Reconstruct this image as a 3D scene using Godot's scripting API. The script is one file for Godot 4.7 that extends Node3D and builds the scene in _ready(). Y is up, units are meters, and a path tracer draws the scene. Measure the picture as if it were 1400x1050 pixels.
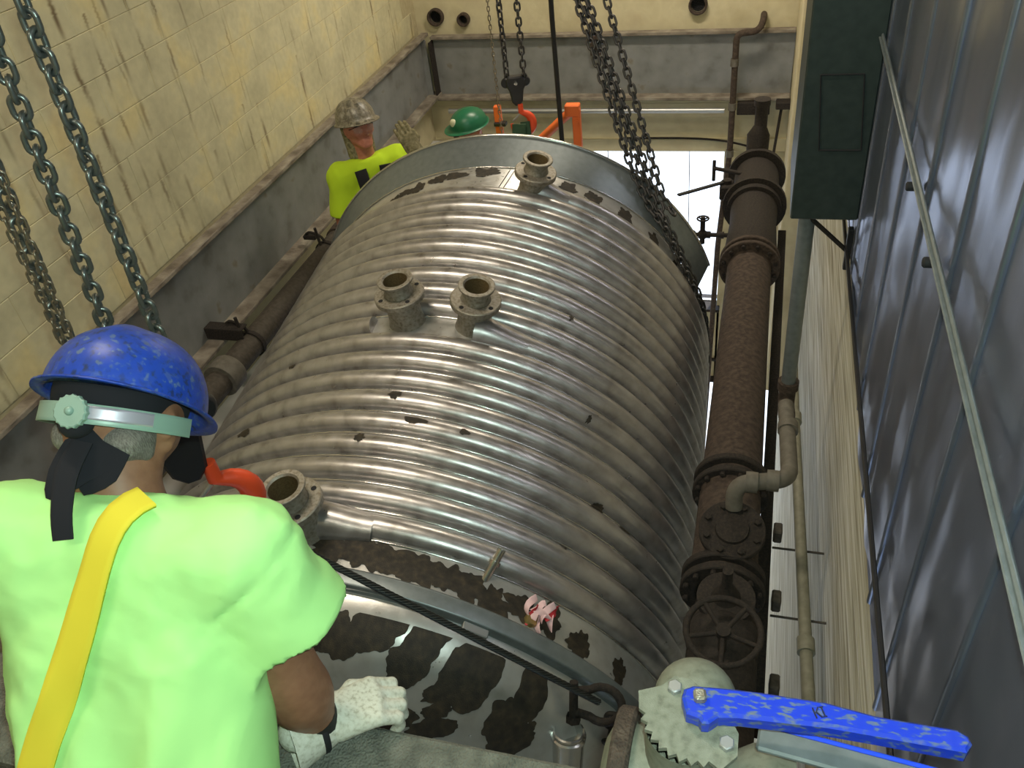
extends Node3D
# A jacketed stainless steel vessel being rigged through a hatch framed by steel beams.

var M := {}
var names := {}
const CAM := Vector3(0, 6, 0)
# tank frame: TO is the axis point nearest the camera, TA runs away along the axis, TU/TR span the cross-section
const TO := Vector3(-1.216, 2.714, -0.246)
var TA := Vector3(-0.047, 0.092, -0.995).normalized()
var TU := Vector3.ZERO
var TR := Vector3.ZERO
const RT := 1.15

# ------------------------------------------------------------------ mesh builder
class MB:
	var v := PackedVector3Array()
	var n := PackedVector3Array()
	var uv := PackedVector2Array()
	var ix := PackedInt32Array()
	var xf := Transform3D()

	func vert(p: Vector3, nn: Vector3, t := Vector2.ZERO) -> int:
		v.append(xf * p)
		n.append((xf.basis * nn).normalized())
		uv.append(t)
		return v.size() - 1

	func tri(a: int, b: int, c: int) -> void:
		var g := (v[c] - v[a]).cross(v[b] - v[a])
		if g.dot(n[a] + n[b] + n[c]) >= 0.0:
			ix.append_array(PackedInt32Array([a, b, c]))
		else:
			ix.append_array(PackedInt32Array([a, c, b]))

	func quad(a: int, b: int, c: int, d: int) -> void:
		tri(a, b, c)
		tri(a, c, d)

	func flat(pts: Array, nn: Vector3) -> void:
		var i0 := v.size()
		for p in pts:
			vert(p, nn)
		for k in range(1, pts.size() - 1):
			tri(i0, i0 + k, i0 + k + 1)

	func flat_auto(pts: Array, centre: Vector3) -> void:
		var nn: Vector3 = (pts[1] - pts[0]).cross(pts[2] - pts[0])
		if nn.dot(pts[0] - centre) < 0.0:
			nn = -nn
		flat(pts, nn.normalized())

	# chamfered box
	func box(c: Vector3, s: Vector3, b := 0.004, bas := Basis()) -> void:
		var h := s * 0.5
		b = minf(b, minf(h.x, minf(h.y, h.z)) * 0.9)
		var P := func(sx: float, sy: float, sz: float, ax: int) -> Vector3:
			var q := Vector3(sx * (h.x - b), sy * (h.y - b), sz * (h.z - b))
			q[ax] = [sx * h.x, sy * h.y, sz * h.z][ax]
			return c + bas * q
		for ax in 3:
			var o1 := (ax + 1) % 3
			var o2 := (ax + 2) % 3
			for sg in [-1.0, 1.0]:
				var pts := []
				for k in [[-1, -1], [1, -1], [1, 1], [-1, 1]]:
					var e := [0.0, 0.0, 0.0]
					e[ax] = sg
					e[o1] = float(k[0])
					e[o2] = float(k[1])
					pts.append(P.call(e[0], e[1], e[2], ax))
				flat_auto(pts, c)
			if b > 0.0:
				for s1 in [-1.0, 1.0]:
					for s2 in [-1.0, 1.0]:
						var e0 := [0.0, 0.0, 0.0]
						e0[o1] = s1
						e0[o2] = s2
						var e1 := e0.duplicate()
						e0[ax] = -1.0
						e1[ax] = 1.0
						flat_auto([P.call(e0[0], e0[1], e0[2], o1), P.call(e1[0], e1[1], e1[2], o1), P.call(e1[0], e1[1], e1[2], o2), P.call(e0[0], e0[1], e0[2], o2)], c)
		if b > 0.0:
			for sx in [-1.0, 1.0]:
				for sy in [-1.0, 1.0]:
					for sz in [-1.0, 1.0]:
						flat_auto([P.call(sx, sy, sz, 0), P.call(sx, sy, sz, 1), P.call(sx, sy, sz, 2)], c)

	# smooth parametric sheet from a grid of rows of points
	func sheet(rows: Array, loop_u := false, loop_v := false, flip := false) -> void:
		var nv := rows.size()
		var nu: int = rows[0].size()
		var i0 := v.size()
		for j in nv:
			for i in nu:
				var ja := j - 1
				var jb := j + 1
				if loop_v:
					ja = (j - 1 + nv) % nv
					jb = (j + 1) % nv
				else:
					ja = maxi(ja, 0)
					jb = mini(jb, nv - 1)
				var ia := i - 1
				var ib := i + 1
				if loop_u:
					ia = (i - 1 + nu) % nu
					ib = (i + 1) % nu
				else:
					ia = maxi(ia, 0)
					ib = mini(ib, nu - 1)
				var du: Vector3 = rows[j][ib] - rows[j][ia]
				var dv: Vector3 = rows[jb][i] - rows[ja][i]
				var nn := du.cross(dv)
				if nn.length() < 1e-12:
					var j2 := j + 1 if j < nv / 2 else j - 1
					du = rows[j2][ib] - rows[j2][ia]
					nn = du.cross(dv)
				nn = nn.normalized()
				vert(rows[j][i], -nn if flip else nn, Vector2(float(i) / maxi(nu - 1, 1), float(j) / maxi(nv - 1, 1)))
		var mu := nu if loop_u else nu - 1
		var mv := nv if loop_v else nv - 1
		for j in mv:
			for i in mu:
				var a := i0 + j * nu + i
				var b := i0 + j * nu + (i + 1) % nu
				var c := i0 + ((j + 1) % nv) * nu + (i + 1) % nu
				var d := i0 + ((j + 1) % nv) * nu + i
				quad(a, b, c, d)

	# profile of (radius, height) turned about local y of the given frame; corners sharper than ~35 degrees stay crisp
	func lathe(prof: Array, seg := 24, at := Transform3D(), a0 := 0.0, a1 := TAU) -> void:
		var full := absf(a1 - a0 - TAU) < 1e-4
		var cnt := seg if full else seg + 1
		var m := prof.size()
		var segn := []
		for k in m - 1:
			var d: Vector2 = prof[k + 1] - prof[k]
			segn.append(Vector2(d.y, -d.x).normalized())
		# outward sign: decided by signed area of the profile walk (counterclockwise means outside to the right)
		var rings := []
		for k in m - 1:
			var na: Vector2 = segn[k]
			var nb: Vector2 = segn[k]
			if k > 0 and segn[k - 1].dot(segn[k]) > 0.8:
				na = (segn[k - 1] + segn[k]).normalized()
			if k < m - 2 and segn[k + 1].dot(segn[k]) > 0.8:
				nb = (segn[k + 1] + segn[k]).normalized()
			rings.append([prof[k], na, prof[k + 1], nb])
		for r in rings:
			var i0 := v.size()
			for e in 2:
				var p: Vector2 = r[e * 2]
				var q: Vector2 = r[e * 2 + 1]
				for i in cnt:
					var t := a0 + (a1 - a0) * i / seg
					vert(at * Vector3(p.x * sin(t), p.y, p.x * cos(t)), at.basis * Vector3(q.x * sin(t), q.y, q.x * cos(t)), Vector2(float(i) / seg, p.y))
			for i in seg:
				var j := (i + 1) % cnt
				quad(i0 + i, i0 + j, i0 + cnt + j, i0 + cnt + i)

	# tube along a path
	func tube(path: Array, rad, seg := 10, caps := true, up0 := Vector3.UP) -> void:
		var m := path.size()
		var rows := []
		var side := Vector3.ZERO
		for k in m:
			var tan: Vector3 = (path[mini(k + 1, m - 1)] - path[maxi(k - 1, 0)]).normalized()
			if side == Vector3.ZERO:
				side = tan.cross(up0)
				if side.length() < 0.05:
					side = tan.cross(Vector3.RIGHT)
			side = (side - tan * side.dot(tan)).normalized()
			var o := tan.cross(side)
			var r: float = rad[k] if rad is Array else rad
			var row := []
			for i in seg:
				var t := TAU * i / seg
				row.append(path[k] + side * cos(t) * r + o * sin(t) * r)
			rows.append(row)
		var i0 := v.size()
		for k in m:
			for i in seg:
				vert(rows[k][i], (rows[k][i] - path[k]).normalized(), Vector2(float(i) / seg, float(k) / m))
		for k in m - 1:
			for i in seg:
				var j := (i + 1) % seg
				quad(i0 + k * seg + i, i0 + k * seg + j, i0 + (k + 1) * seg + j, i0 + (k + 1) * seg + i)
		if caps:
			flat(rows[0], (path[0] - path[1]).normalized())
			flat(rows[m - 1], (path[m - 1] - path[m - 2]).normalized())

	# convex or star-shaped outline (Vector2) extruded along local z by depth, with chamfer
	func prism(poly: Array, depth: float, at := Transform3D(), bev := 0.0) -> void:
		var pk := PackedVector2Array(poly)
		if Geometry2D.is_polygon_clockwise(pk):
			pk.reverse()
		var inner := pk
		var m := pk.size()
		if bev > 0.0:
			inner = PackedVector2Array()
			for k in m:
				var a := pk[(k - 1 + m) % m]
				var b := pk[k]
				var c := pk[(k + 1) % m]
				var n1 := (b - a).normalized().orthogonal()
				var n2 := (c - b).normalized().orthogonal()
				var nn := (n1 + n2).normalized()
				inner.append(b + nn * -bev if Geometry2D.is_point_in_polygon(b + nn * -bev, pk) else b + nn * bev)
		var tris := Geometry2D.triangulate_polygon(inner)
		for sg in [-1.0, 1.0]:
			var z: float = sg * depth * 0.5
			var nn: Vector3 = at.basis * Vector3(0, 0, sg)
			var i0 := v.size()
			for q in inner:
				vert(at * Vector3(q.x, q.y, z), nn, q)
			for k in tris.size() / 3:
				tri(i0 + tris[k * 3], i0 + tris[k * 3 + 1], i0 + tris[k * 3 + 2])
		for k in m:
			var a := pk[k]
			var b := pk[(k + 1) % m]
			var d := (b - a).normalized()
			var o := Vector3(d.y, -d.x, 0)
			var z := depth * 0.5 - bev
			flat([at * Vector3(a.x, a.y, -z), at * Vector3(b.x, b.y, -z), at * Vector3(b.x, b.y, z), at * Vector3(a.x, a.y, z)], at.basis * o)
			if bev > 0.0:
				var ia := inner[k]
				var ib := inner[(k + 1) % m]
				for sg in [-1.0, 1.0]:
					flat([at * Vector3(a.x, a.y, sg * z), at * Vector3(b.x, b.y, sg * z), at * Vector3(ib.x, ib.y, sg * depth * 0.5), at * Vector3(ia.x, ia.y, sg * depth * 0.5)], at.basis * (o + Vector3(0, 0, sg)))

	func ball(c: Vector3, r: Vector3, seg := 14, rows := 8) -> void:
		var rr := []
		for j in rows + 1:
			var t := PI * j / rows
			var row := []
			for i in seg:
				var f := TAU * i / seg
				row.append(Vector3(sin(t) * cos(f), cos(t), sin(t) * sin(f)))
			rr.append(row)
		var i0 := v.size()
		for row in rr:
			for d in row:
				vert(c + d * r, (d / r).normalized())
		for j in rows:
			for i in seg:
				var a := i0 + j * seg + i
				var b := i0 + j * seg + (i + 1) % seg
				quad(a, b, b + seg, a + seg)

	# turn everything added since i0 round if the normal at vertex k looks against dir
	func orient(i0: int, f0: int, k: int, dir: Vector3) -> void:
		if n[k].dot(dir) >= 0.0:
			return
		for q in range(i0, n.size()):
			n[q] = -n[q]
		for q in range(f0, ix.size(), 3):
			var s := ix[q + 1]
			ix[q + 1] = ix[q + 2]
			ix[q + 2] = s

	func mesh() -> ArrayMesh:
		var arr := []
		arr.resize(Mesh.ARRAY_MAX)
		arr[Mesh.ARRAY_VERTEX] = v
		arr[Mesh.ARRAY_NORMAL] = n
		arr[Mesh.ARRAY_TEX_UV] = uv
		arr[Mesh.ARRAY_INDEX] = ix
		var m := ArrayMesh.new()
		m.add_surface_from_arrays(Mesh.PRIMITIVE_TRIANGLES, arr)
		return m

# ------------------------------------------------------------------ distance field for bodies and cloth
class Field:
	var o: Vector3
	var c: float
	var nx: int
	var ny: int
	var nz: int
	var f := PackedFloat32Array()

	func _init(lo: Vector3, hi: Vector3, cell: float) -> void:
		o = lo
		c = cell
		nx = int(ceil((hi.x - lo.x) / c)) + 1
		ny = int(ceil((hi.y - lo.y) / c)) + 1
		nz = int(ceil((hi.z - lo.z) / c)) + 1
		f.resize(nx * ny * nz)
		f.fill(1.0)

	# mode 0: smooth union, 1: subtract. plane: [point, normal] keeps the side the normal points away from
	func cap(a: Vector3, b: Vector3, ra: float, rb: float, k := 0.03, mode := 0, planes := []) -> void:
		var r := maxf(ra, rb) + k + c * 3.0
		var lo := a.min(b) - Vector3.ONE * r
		var hi := a.max(b) + Vector3.ONE * r
		var x0 := maxi(0, int((lo.x - o.x) / c))
		var y0 := maxi(0, int((lo.y - o.y) / c))
		var z0 := maxi(0, int((lo.z - o.z) / c))
		var x1 := mini(nx - 1, int((hi.x - o.x) / c) + 1)
		var y1 := mini(ny - 1, int((hi.y - o.y) / c) + 1)
		var z1 := mini(nz - 1, int((hi.z - o.z) / c) + 1)
		var ab := b - a
		var l2 := maxf(ab.length_squared(), 1e-9)
		for z in range(z0, z1 + 1):
			for y in range(y0, y1 + 1):
				var i := (z * ny + y) * nx + x0
				for x in range(x0, x1 + 1):
					var p := Vector3(o.x + x * c, o.y + y * c, o.z + z * c)
					var ap := p - a
					var t := clampf(ap.dot(ab) / l2, 0.0, 1.0)
					var d := (ap - ab * t).length() - (ra + (rb - ra) * t)
					for pl in planes:
						d = maxf(d, (p - pl[0]).dot(pl[1]))
					var q := f[i]
					if mode == 0:
						var h := maxf(k - absf(d - q), 0.0)
						f[i] = minf(d, q) - h * h / (4.0 * k)
					else:
						f[i] = maxf(q, -d)
					i += 1

	func cut(pt: Vector3, nn: Vector3) -> void:
		var i := 0
		for z in nz:
			for y in ny:
				for x in nx:
					if f[i] < 0.08:
						f[i] = maxf(f[i], (Vector3(o.x + x * c, o.y + y * c, o.z + z * c) - pt).dot(nn))
					i += 1

	func wrinkle(fn: Callable) -> void:
		var i := 0
		for z in nz:
			for y in ny:
				for x in nx:
					if absf(f[i]) < 0.05:
						f[i] += fn.call(Vector3(o.x + x * c, o.y + y * c, o.z + z * c))
					i += 1

	func at(p: Vector3) -> float:
		var q := (p - o) / c
		var x := int(q.x)
		var y := int(q.y)
		var z := int(q.z)
		if x < 0 or y < 0 or z < 0 or x >= nx - 1 or y >= ny - 1 or z >= nz - 1:
			return 1.0
		return f[(z * ny + y) * nx + x]

	func into(mb: MB, off := Vector3.ZERO) -> void:
		var idx := PackedInt32Array()
		idx.resize(nx * ny * nz)
		idx.fill(-1)
		var sx := 1
		var sy := nx
		var sz := nx * ny
		var offs := [0, sx, sy, sx + sy, sz, sx + sz, sy + sz, sx + sy + sz]
		var edges := [[0, 1], [2, 3], [4, 5], [6, 7], [0, 2], [1, 3], [4, 6], [5, 7], [0, 4], [1, 5], [2, 6], [3, 7]]
		var pv := PackedVector3Array()
		var lim := c * 4.0
		for z in nz - 1:
			for y in ny - 1:
				var i := (z * ny + y) * nx
				for x in nx - 1:
					var v0 := f[i]
					if v0 < lim and v0 > -lim:
						var val := []
						var neg := 0
						for k in 8:
							var w: float = f[i + offs[k]]
							val.append(w)
							if w < 0.0:
								neg += 1
						if neg > 0 and neg < 8:
							var s := Vector3.ZERO
							var m := 0
							for e in edges:
								var fa: float = val[e[0]]
								var fb: float = val[e[1]]
								if (fa < 0.0) != (fb < 0.0):
									var t := fa / (fa - fb)
									var pa := Vector3(e[0] & 1, (e[0] >> 1) & 1, e[0] >> 2)
									var pb := Vector3(e[1] & 1, (e[1] >> 1) & 1, e[1] >> 2)
									s += pa + (pb - pa) * t
									m += 1
							idx[i] = pv.size()
							pv.append(o + (Vector3(x, y, z) + s / m) * c)
					i += 1
		# faces; outward direction from the sign change
		var fc := PackedInt32Array()
		var acc := PackedVector3Array()
		acc.resize(pv.size())
		for z in range(1, nz - 1):
			for y in range(1, ny - 1):
				var i := (z * ny + y) * nx + 1
				for x in range(1, nx - 1):
					if idx[i] >= 0 or absf(f[i]) < lim:
						var neg0 := f[i] < 0.0
						for ax in 3:
							var st: int = [sx, sy, sz][ax]
							if (f[i + st] < 0.0) != neg0:
								var u: int = [sy, sz, sx][ax]
								var w: int = [sz, sx, sy][ax]
								var a := idx[i]
								var b := idx[i - u]
								var cc := idx[i - u - w]
								var d := idx[i - w]
								if a >= 0 and b >= 0 and cc >= 0 and d >= 0:
									var nn := (pv[cc] - pv[a]).cross(pv[d] - pv[b])
									var dir := Vector3.ZERO
									dir[ax] = 1.0 if neg0 else -1.0
									if nn.dot(dir) < 0.0:
										nn = -nn
									acc[a] += nn
									acc[b] += nn
									acc[cc] += nn
									acc[d] += nn
									fc.append_array(PackedInt32Array([a, b, cc, d]))
					i += 1
		var i0 := mb.v.size()
		for k in pv.size():
			mb.vert(pv[k] - off, acc[k])
		for k in fc.size() / 4:
			mb.quad(i0 + fc[k * 4], i0 + fc[k * 4 + 1], i0 + fc[k * 4 + 2], i0 + fc[k * 4 + 3])

# ------------------------------------------------------------------ scene helpers
func numbered(s: String) -> String:
	if not names.has(s):
		names[s] = 0
		return s
	names[s] += 1
	return "%s_%03d" % [s, names[s]]

func tag(o: Node, label: String, category := "", group := "", kind := "") -> Node:
	if label:
		o.set_meta("label", label)
	if category:
		o.set_meta("category", category)
	if group:
		o.set_meta("group", group)
	if kind:
		o.set_meta("kind", kind)
	return o

func thing(called: String, at: Vector3, label: String, category: String, group := "", kind := "") -> Node3D:
	var o := Node3D.new()
	o.name = numbered(called)
	add_child(o)
	o.position = at
	tag(o, label, category, group, kind)
	return o

# a part: mesh vertices given in world axes relative to the thing's position when rel is its world origin
func part(called: String, mesh: Mesh, m: Material, parent: Node, label := "") -> MeshInstance3D:
	var o := MeshInstance3D.new()
	o.mesh = mesh
	o.material_override = m
	if parent == self:
		o.name = numbered(called)
		add_child(o)
	else:
		var k := 0
		var nm := called
		while parent.has_node(nm):
			k += 1
			nm = "%s_%03d" % [called, k]
		o.name = nm
		parent.add_child(o, true)
	if label:
		o.set_meta("label", label)
	return o

func mb_at(origin: Vector3) -> MB:
	var b := MB.new()
	b.xf = Transform3D(Basis(), -origin)
	return b

# frame whose y axis is dir
func frame_y(origin: Vector3, dir: Vector3, hint := Vector3(0, 0, 1)) -> Transform3D:
	var y := dir.normalized()
	var x := y.cross(hint)
	if x.length() < 0.01:
		x = y.cross(Vector3.RIGHT)
	x = x.normalized()
	return Transform3D(Basis(x, y, x.cross(y)), origin)

# frame whose z axis is dir and y near up
func frame_z(origin: Vector3, dir: Vector3, up := Vector3.UP) -> Transform3D:
	var z := dir.normalized()
	var x := up.cross(z).normalized()
	return Transform3D(Basis(x, z.cross(x), z), origin)

func smooth_path(pts: Array, step := 0.03) -> Array:
	var cv := Curve3D.new()
	for k in pts.size():
		var a: Vector3 = pts[maxi(k - 1, 0)]
		var b: Vector3 = pts[mini(k + 1, pts.size() - 1)]
		var t := (b - a) / 6.0
		cv.add_point(pts[k], -t, t)
	var l := cv.get_baked_length()
	var out := []
	var m := maxi(2, int(l / step))
	for k in m + 1:
		out.append(cv.sample_baked(l * k / m, true))
	return out

# straight runs with rounded elbows
func pipe_path(pts: Array, r: float, n := 6) -> Array:
	var out := [pts[0]]
	for k in range(1, pts.size() - 1):
		var a: Vector3 = (pts[k - 1] - pts[k]).normalized()
		var b: Vector3 = (pts[k + 1] - pts[k]).normalized()
		for i in n + 1:
			var t := float(i) / n
			var p0: Vector3 = pts[k] + a * r
			var p2: Vector3 = pts[k] + b * r
			out.append(p0.lerp(pts[k], t).lerp(pts[k].lerp(p2, t), t))
	out.append(pts[-1])
	return out

func tpt(s: float, th: float, r: float) -> Vector3:
	var t := deg_to_rad(th)
	return TO + TA * s + (TU * cos(t) + TR * sin(t)) * r

func tdir(th: float) -> Vector3:
	var t := deg_to_rad(th)
	return TU * cos(t) + TR * sin(t)

# ------------------------------------------------------------------ materials
func noise_tex(freq: float, cols: Array, offs: Array, seed_ := 1, size := 512, octs := 4, type := FastNoiseLite.TYPE_SIMPLEX_SMOOTH) -> NoiseTexture2D:
	var t := NoiseTexture2D.new()
	t.width = size
	t.height = size
	t.seamless = true
	t.generate_mipmaps = false
	var nz := FastNoiseLite.new()
	nz.seed = seed_
	nz.noise_type = type
	nz.frequency = freq
	nz.fractal_octaves = octs
	t.noise = nz
	var g := Gradient.new()
	g.offsets = PackedFloat32Array(offs)
	g.colors = PackedColorArray(cols)
	t.color_ramp = g
	return t

func bump_tex(freq: float, seed_ := 1, size := 512, octs := 4) -> NoiseTexture2D:
	var t := NoiseTexture2D.new()
	t.width = size
	t.height = size
	t.seamless = true
	t.generate_mipmaps = false
	var nz := FastNoiseLite.new()
	nz.seed = seed_
	nz.frequency = freq
	nz.fractal_octaves = octs
	t.noise = nz
	return t

func mat(nm: String, col: Color, rough := 0.7, metal := 0.0) -> StandardMaterial3D:
	var m := StandardMaterial3D.new()
	m.resource_name = nm
	m.albedo_color = col
	m.roughness = rough
	m.metallic = metal
	M[nm] = m
	return m

func tri_mat(nm: String, tex: Texture2D, scale: Vector3, rough := 0.8, metal := 0.0, bump: Texture2D = null, bh := 0.3, col := Color.WHITE, world := false) -> StandardMaterial3D:
	var m := mat(nm, col, rough, metal)
	m.albedo_texture = tex
	m.uv1_triplanar = true
	m.uv1_world_triplanar = world
	m.uv1_scale = scale
	if bump:
		m.heightmap_enabled = true
		m.heightmap_texture = bump
		m.heightmap_scale = bh
	return m

func L(r: float, g: float, b: float) -> Color:
	return Color(r, g, b).linear_to_srgb()

func wall_image() -> ImageTexture:
	var S := 1024
	var nz := FastNoiseLite.new()
	nz.seed = 5
	nz.frequency = 0.012
	nz.fractal_octaves = 5
	var a := nz.get_seamless_image(S, S)
	nz.seed = 9
	nz.frequency = 0.09
	var b := nz.get_seamless_image(S, S)
	a.convert(Image.FORMAT_L8)
	b.convert(Image.FORMAT_L8)
	var da := a.get_data()
	var db := b.get_data()
	# rust and soot runs below nail holes and joints: long thin wavering streaks
	var st := PackedFloat32Array()
	st.resize(S * S)
	var rng := RandomNumberGenerator.new()
	rng.seed = 77
	for k in 190:
		var x := rng.randf() * S
		var y := rng.randf() * S
		var ln := rng.randf_range(80, 330)
		var w := rng.randf_range(0.8, 2.4)
		var dk := rng.randf_range(0.25, 0.95)
		for t in int(ln):
			var f := t / ln
			x += rng.randf_range(-0.35, 0.35)
			var amp := dk * (1.0 - f * 0.7) * (0.55 + 0.45 * sin(t * 0.13 + k))
			for q in range(-4, 5):
				var e := exp(-pow(q / w, 2.0))
				var i := (int(y + t) % S) * S + (int(x) + q + S) % S
				st[i] = maxf(st[i], amp * e)
	var out := PackedByteArray()
	out.resize(S * S * 3)
	for i in S * S:
		var g := da[i] / 255.0
		var h := db[i] / 255.0
		var m := 0.86 + 0.2 * g + 0.08 * (h - 0.5)
		var y := clampf((g - 0.55) * 1.6, 0.0, 0.4)
		var s := st[i]
		out[i * 3] = int(clampf(206.0 * m * (1.0 - 0.55 * s) - 4.0 * y, 0, 255))
		out[i * 3 + 1] = int(clampf(199.0 * m * (1.0 - 0.62 * s) - 18.0 * y, 0, 255))
		out[i * 3 + 2] = int(clampf(164.0 * m * (1.0 - 0.68 * s) - 45.0 * y, 0, 255))
	return ImageTexture.create_from_image(Image.create_from_data(S, S, false, Image.FORMAT_RGB8, out))

func make_materials() -> void:
	var grain := bump_tex(0.05, 3)
	var fine := bump_tex(0.2, 8)
	tri_mat("block_paint", wall_image(), Vector3.ONE / 6.0, 0.75, 0.0, grain, 0.25, Color.WHITE, true)
	tri_mat("cream_paint", noise_tex(0.01, [L(.46, .4, .25), L(.58, .52, .34), L(.5, .43, .28)], [0, .55, 1], 4), Vector3.ONE * 0.5, 0.7, 0, grain, 0.2, Color.WHITE, true)
	tri_mat("mortar", noise_tex(0.03, [L(.5, .44, .28), L(.42, .36, .22)], [0, 1], 14), Vector3.ONE, 0.9, 0, null, 0, Color.WHITE, true)
	tri_mat("beam_grey", noise_tex(0.012, [L(.13, .125, .115), L(.2, .205, .2), L(.24, .245, .24), L(.17, .14, .1)], [0, .35, .8, 1], 6), Vector3.ONE * 0.6, 0.55, 0.1, fine, 0.05, Color.WHITE, true)
	tri_mat("flange_dust", noise_tex(0.01, [L(.1, .08, .06), L(.2, .17, .135), L(.34, .31, .25)], [0, .5, 1], 7), Vector3.ONE * 0.9, 0.9, 0, grain, 0.4, Color.WHITE, true)
	tri_mat("concrete", noise_tex(0.02, [L(.09, .095, .08), L(.14, .145, .12), L(.19, .195, .165)], [0.1, .5, 1], 21, 512, 6), Vector3.ONE * 1.6, 0.9, 0, fine, 0.5, Color.WHITE, true)
	tri_mat("pale_concrete", noise_tex(0.02, [L(.5, .5, .48), L(.65, .64, .6)], [0, 1], 22), Vector3.ONE * 0.2, 0.9, 0, null, 0, Color.WHITE, true)
	tri_mat("stainless", noise_tex(0.02, [L(.34, .32, .29), L(.48, .47, .45), L(.56, .56, .55)], [0, .35, 1], 31), Vector3.ONE * 1.2, 0.34, 0.6, fine, 0.02)
	var rt := noise_tex(0.025, [Color(.24, .24, .24), Color(.33, .33, .33), Color(.5, .5, .5)], [0, .5, 1], 33)
	M.stainless.roughness = 1.0
	M.stainless.roughness_texture = rt
	tri_mat("stainless_rib", noise_tex(0.016, [L(.2, .18, .16), L(.38, .36, .355), L(.5, .48, .475), L(.57, .56, .565)], [0, .3, .6, 1], 35), Vector3(1.4, 1.4, 1.4), 1.0, 0.8, fine, 0.02)
	M.stainless_rib.roughness_texture = rt
	tri_mat("primer_grey", noise_tex(0.03, [L(.17, .195, .2), L(.21, .24, .25), L(.25, .28, .29)], [0, .5, 1], 37), Vector3.ONE * 1.5, 0.42, 0.55)
	tri_mat("scorch", noise_tex(0.02, [L(.01, .008, .006), L(.026, .021, .014), L(.075, .052, .03)], [0.15, .5, .95], 39, 512, 6), Vector3.ONE * 3.0, 0.62, 0.15, fine, 0.15)
	tri_mat("flange_steel", noise_tex(0.03, [L(.12, .09, .055), L(.3, .27, .22), L(.42, .4, .36)], [0, .4, 1], 41), Vector3.ONE * 4.0, 0.5, 0.6, fine, 0.1)
	tri_mat("rust", noise_tex(0.03, [L(.025, .017, .013), L(.06, .041, .03), L(.1, .073, .055)], [0, .5, 1], 43), Vector3.ONE * 2.0, 0.88, 0.05, fine, 0.4)
	tri_mat("dark_rust", noise_tex(0.04, [L(.008, .006, .006), L(.024, .018, .014), L(.05, .034, .024)], [0, .55, 1], 45), Vector3.ONE * 3.0, 0.8, 0.1, fine, 0.3)
	tri_mat("bore", noise_tex(0.04, [L(.09, .055, .02), L(.2, .14, .06)], [0, 1], 46), Vector3.ONE * 5.0, 0.8)
	tri_mat("wood", noise_tex(0.02, [L(.2, .175, .12), L(.42, .4, .29), L(.55, .54, .44), L(.74, .73, .68)], [0.08, .36, .58, .85], 47, 512, 5), Vector3(2.2, 2.2, 0.12), 0.8, 0, bump_tex(0.02, 48), 0.4, Color.WHITE, true)
	mat("chain", L(.2, .22, .21), 0.33, 0.75)
	mat("dark_chain", L(.085, .08, .078), 0.42, 0.7)
	mat("brass_chain", L(.3, .26, .2), 0.4, 0.8)
	mat("hook_red", L(.75, .075, .02), 0.45)
	mat("black_paint", L(.012, .012, .014), 0.45)
	mat("black", L(.01, .01, .012), 0.8)
	tri_mat("sheet_metal", noise_tex(0.008, [L(.23, .26, .36), L(.33, .37, .49)], [0, 1], 51), Vector3.ONE * 0.7, 0.3, 0.88, bump_tex(0.006, 52, 512, 2), 1.2)
	tri_mat("box_green", noise_tex(0.02, [L(.018, .03, .027), L(.032, .046, .042)], [0, 1], 53), Vector3.ONE * 2, 0.5, 0.1)
	tri_mat("grey_pipe", noise_tex(0.02, [L(.08, .07, .055), L(.17, .155, .13)], [0, 1], 55), Vector3.ONE * 2, 0.7, 0.05)
	tri_mat("dark_pipe", noise_tex(0.03, [L(.035, .028, .02), L(.09, .075, .06)], [0, 1], 56), Vector3.ONE * 2, 0.75, 0.1)
	tri_mat("pale_pipe", noise_tex(0.02, [L(.16, .15, .105), L(.26, .25, .19)], [0, 1], 57), Vector3.ONE * 2, 0.6, 0.05)
	tri_mat("valve_paint", noise_tex(0.02, [L(.1, .1, .075), L(.16, .165, .125), L(.21, .215, .17)], [0, .4, 1], 58), Vector3.ONE * 5, 0.6, 0.0, fine, 0.04)
	tri_mat("lever_blue", noise_tex(0.03, [L(.008, .035, .5), L(.01, .04, .5), L(.07, .11, .3), L(.15, .16, .14)], [0, .54, .68, 0.9], 59, 512, 7), Vector3(3, 6, 8), 0.38)
	mat("mark_navy", L(.008, .012, .05), 0.5)
	mat("blue_edge", L(.012, .06, .7), 0.35)
	tri_mat("hat_blue", noise_tex(0.022, [L(.02, .03, .06), L(.012, .05, .3), L(.012, .055, .4), L(.012, .055, .4), L(.12, .18, .28)], [0.2, .33, .4, .66, .8], 60, 512, 5), Vector3.ONE * 4, 0.4)
	mat("hat_inside", L(.01, .012, .014), 0.7)
	mat("band_clear", L(.24, .36, .3), 0.4, 0.05)
	mat("band_silver", L(.45, .43, .5), 0.35, 0.5)
	mat("cloth_black", L(.008, .008, .012), 0.95)
	mat("shirt_lime", L(.46, .87, .3), 0.9)
	mat("shirt_yellow", L(.5, .72, .02), 0.9)
	mat("strap_yellow", L(.72, .6, .035), 0.8)
	tri_mat("skin_tan", noise_tex(0.02, [L(.22, .1, .055), L(.32, .155, .09)], [0, 1], 61), Vector3.ONE * 4, 0.55)
	M.skin_tan.subsurf_scatter_enabled = true
	M.skin_tan.subsurf_scatter_strength = 0.05
	tri_mat("skin_ruddy", noise_tex(0.02, [L(.38, .13, .085), L(.52, .21, .14)], [0, 1], 62), Vector3.ONE * 4, 0.55)
	tri_mat("hair_grey", noise_tex(0.05, [L(.12, .1, .085), L(.45, .42, .38)], [0.2, 1], 63), Vector3(14, 3, 14), 0.7, 0, fine, 0.3)
	mat("jeans", L(.03, .05, .1), 0.9)
	mat("boot", L(.06, .035, .02), 0.7)
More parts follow.
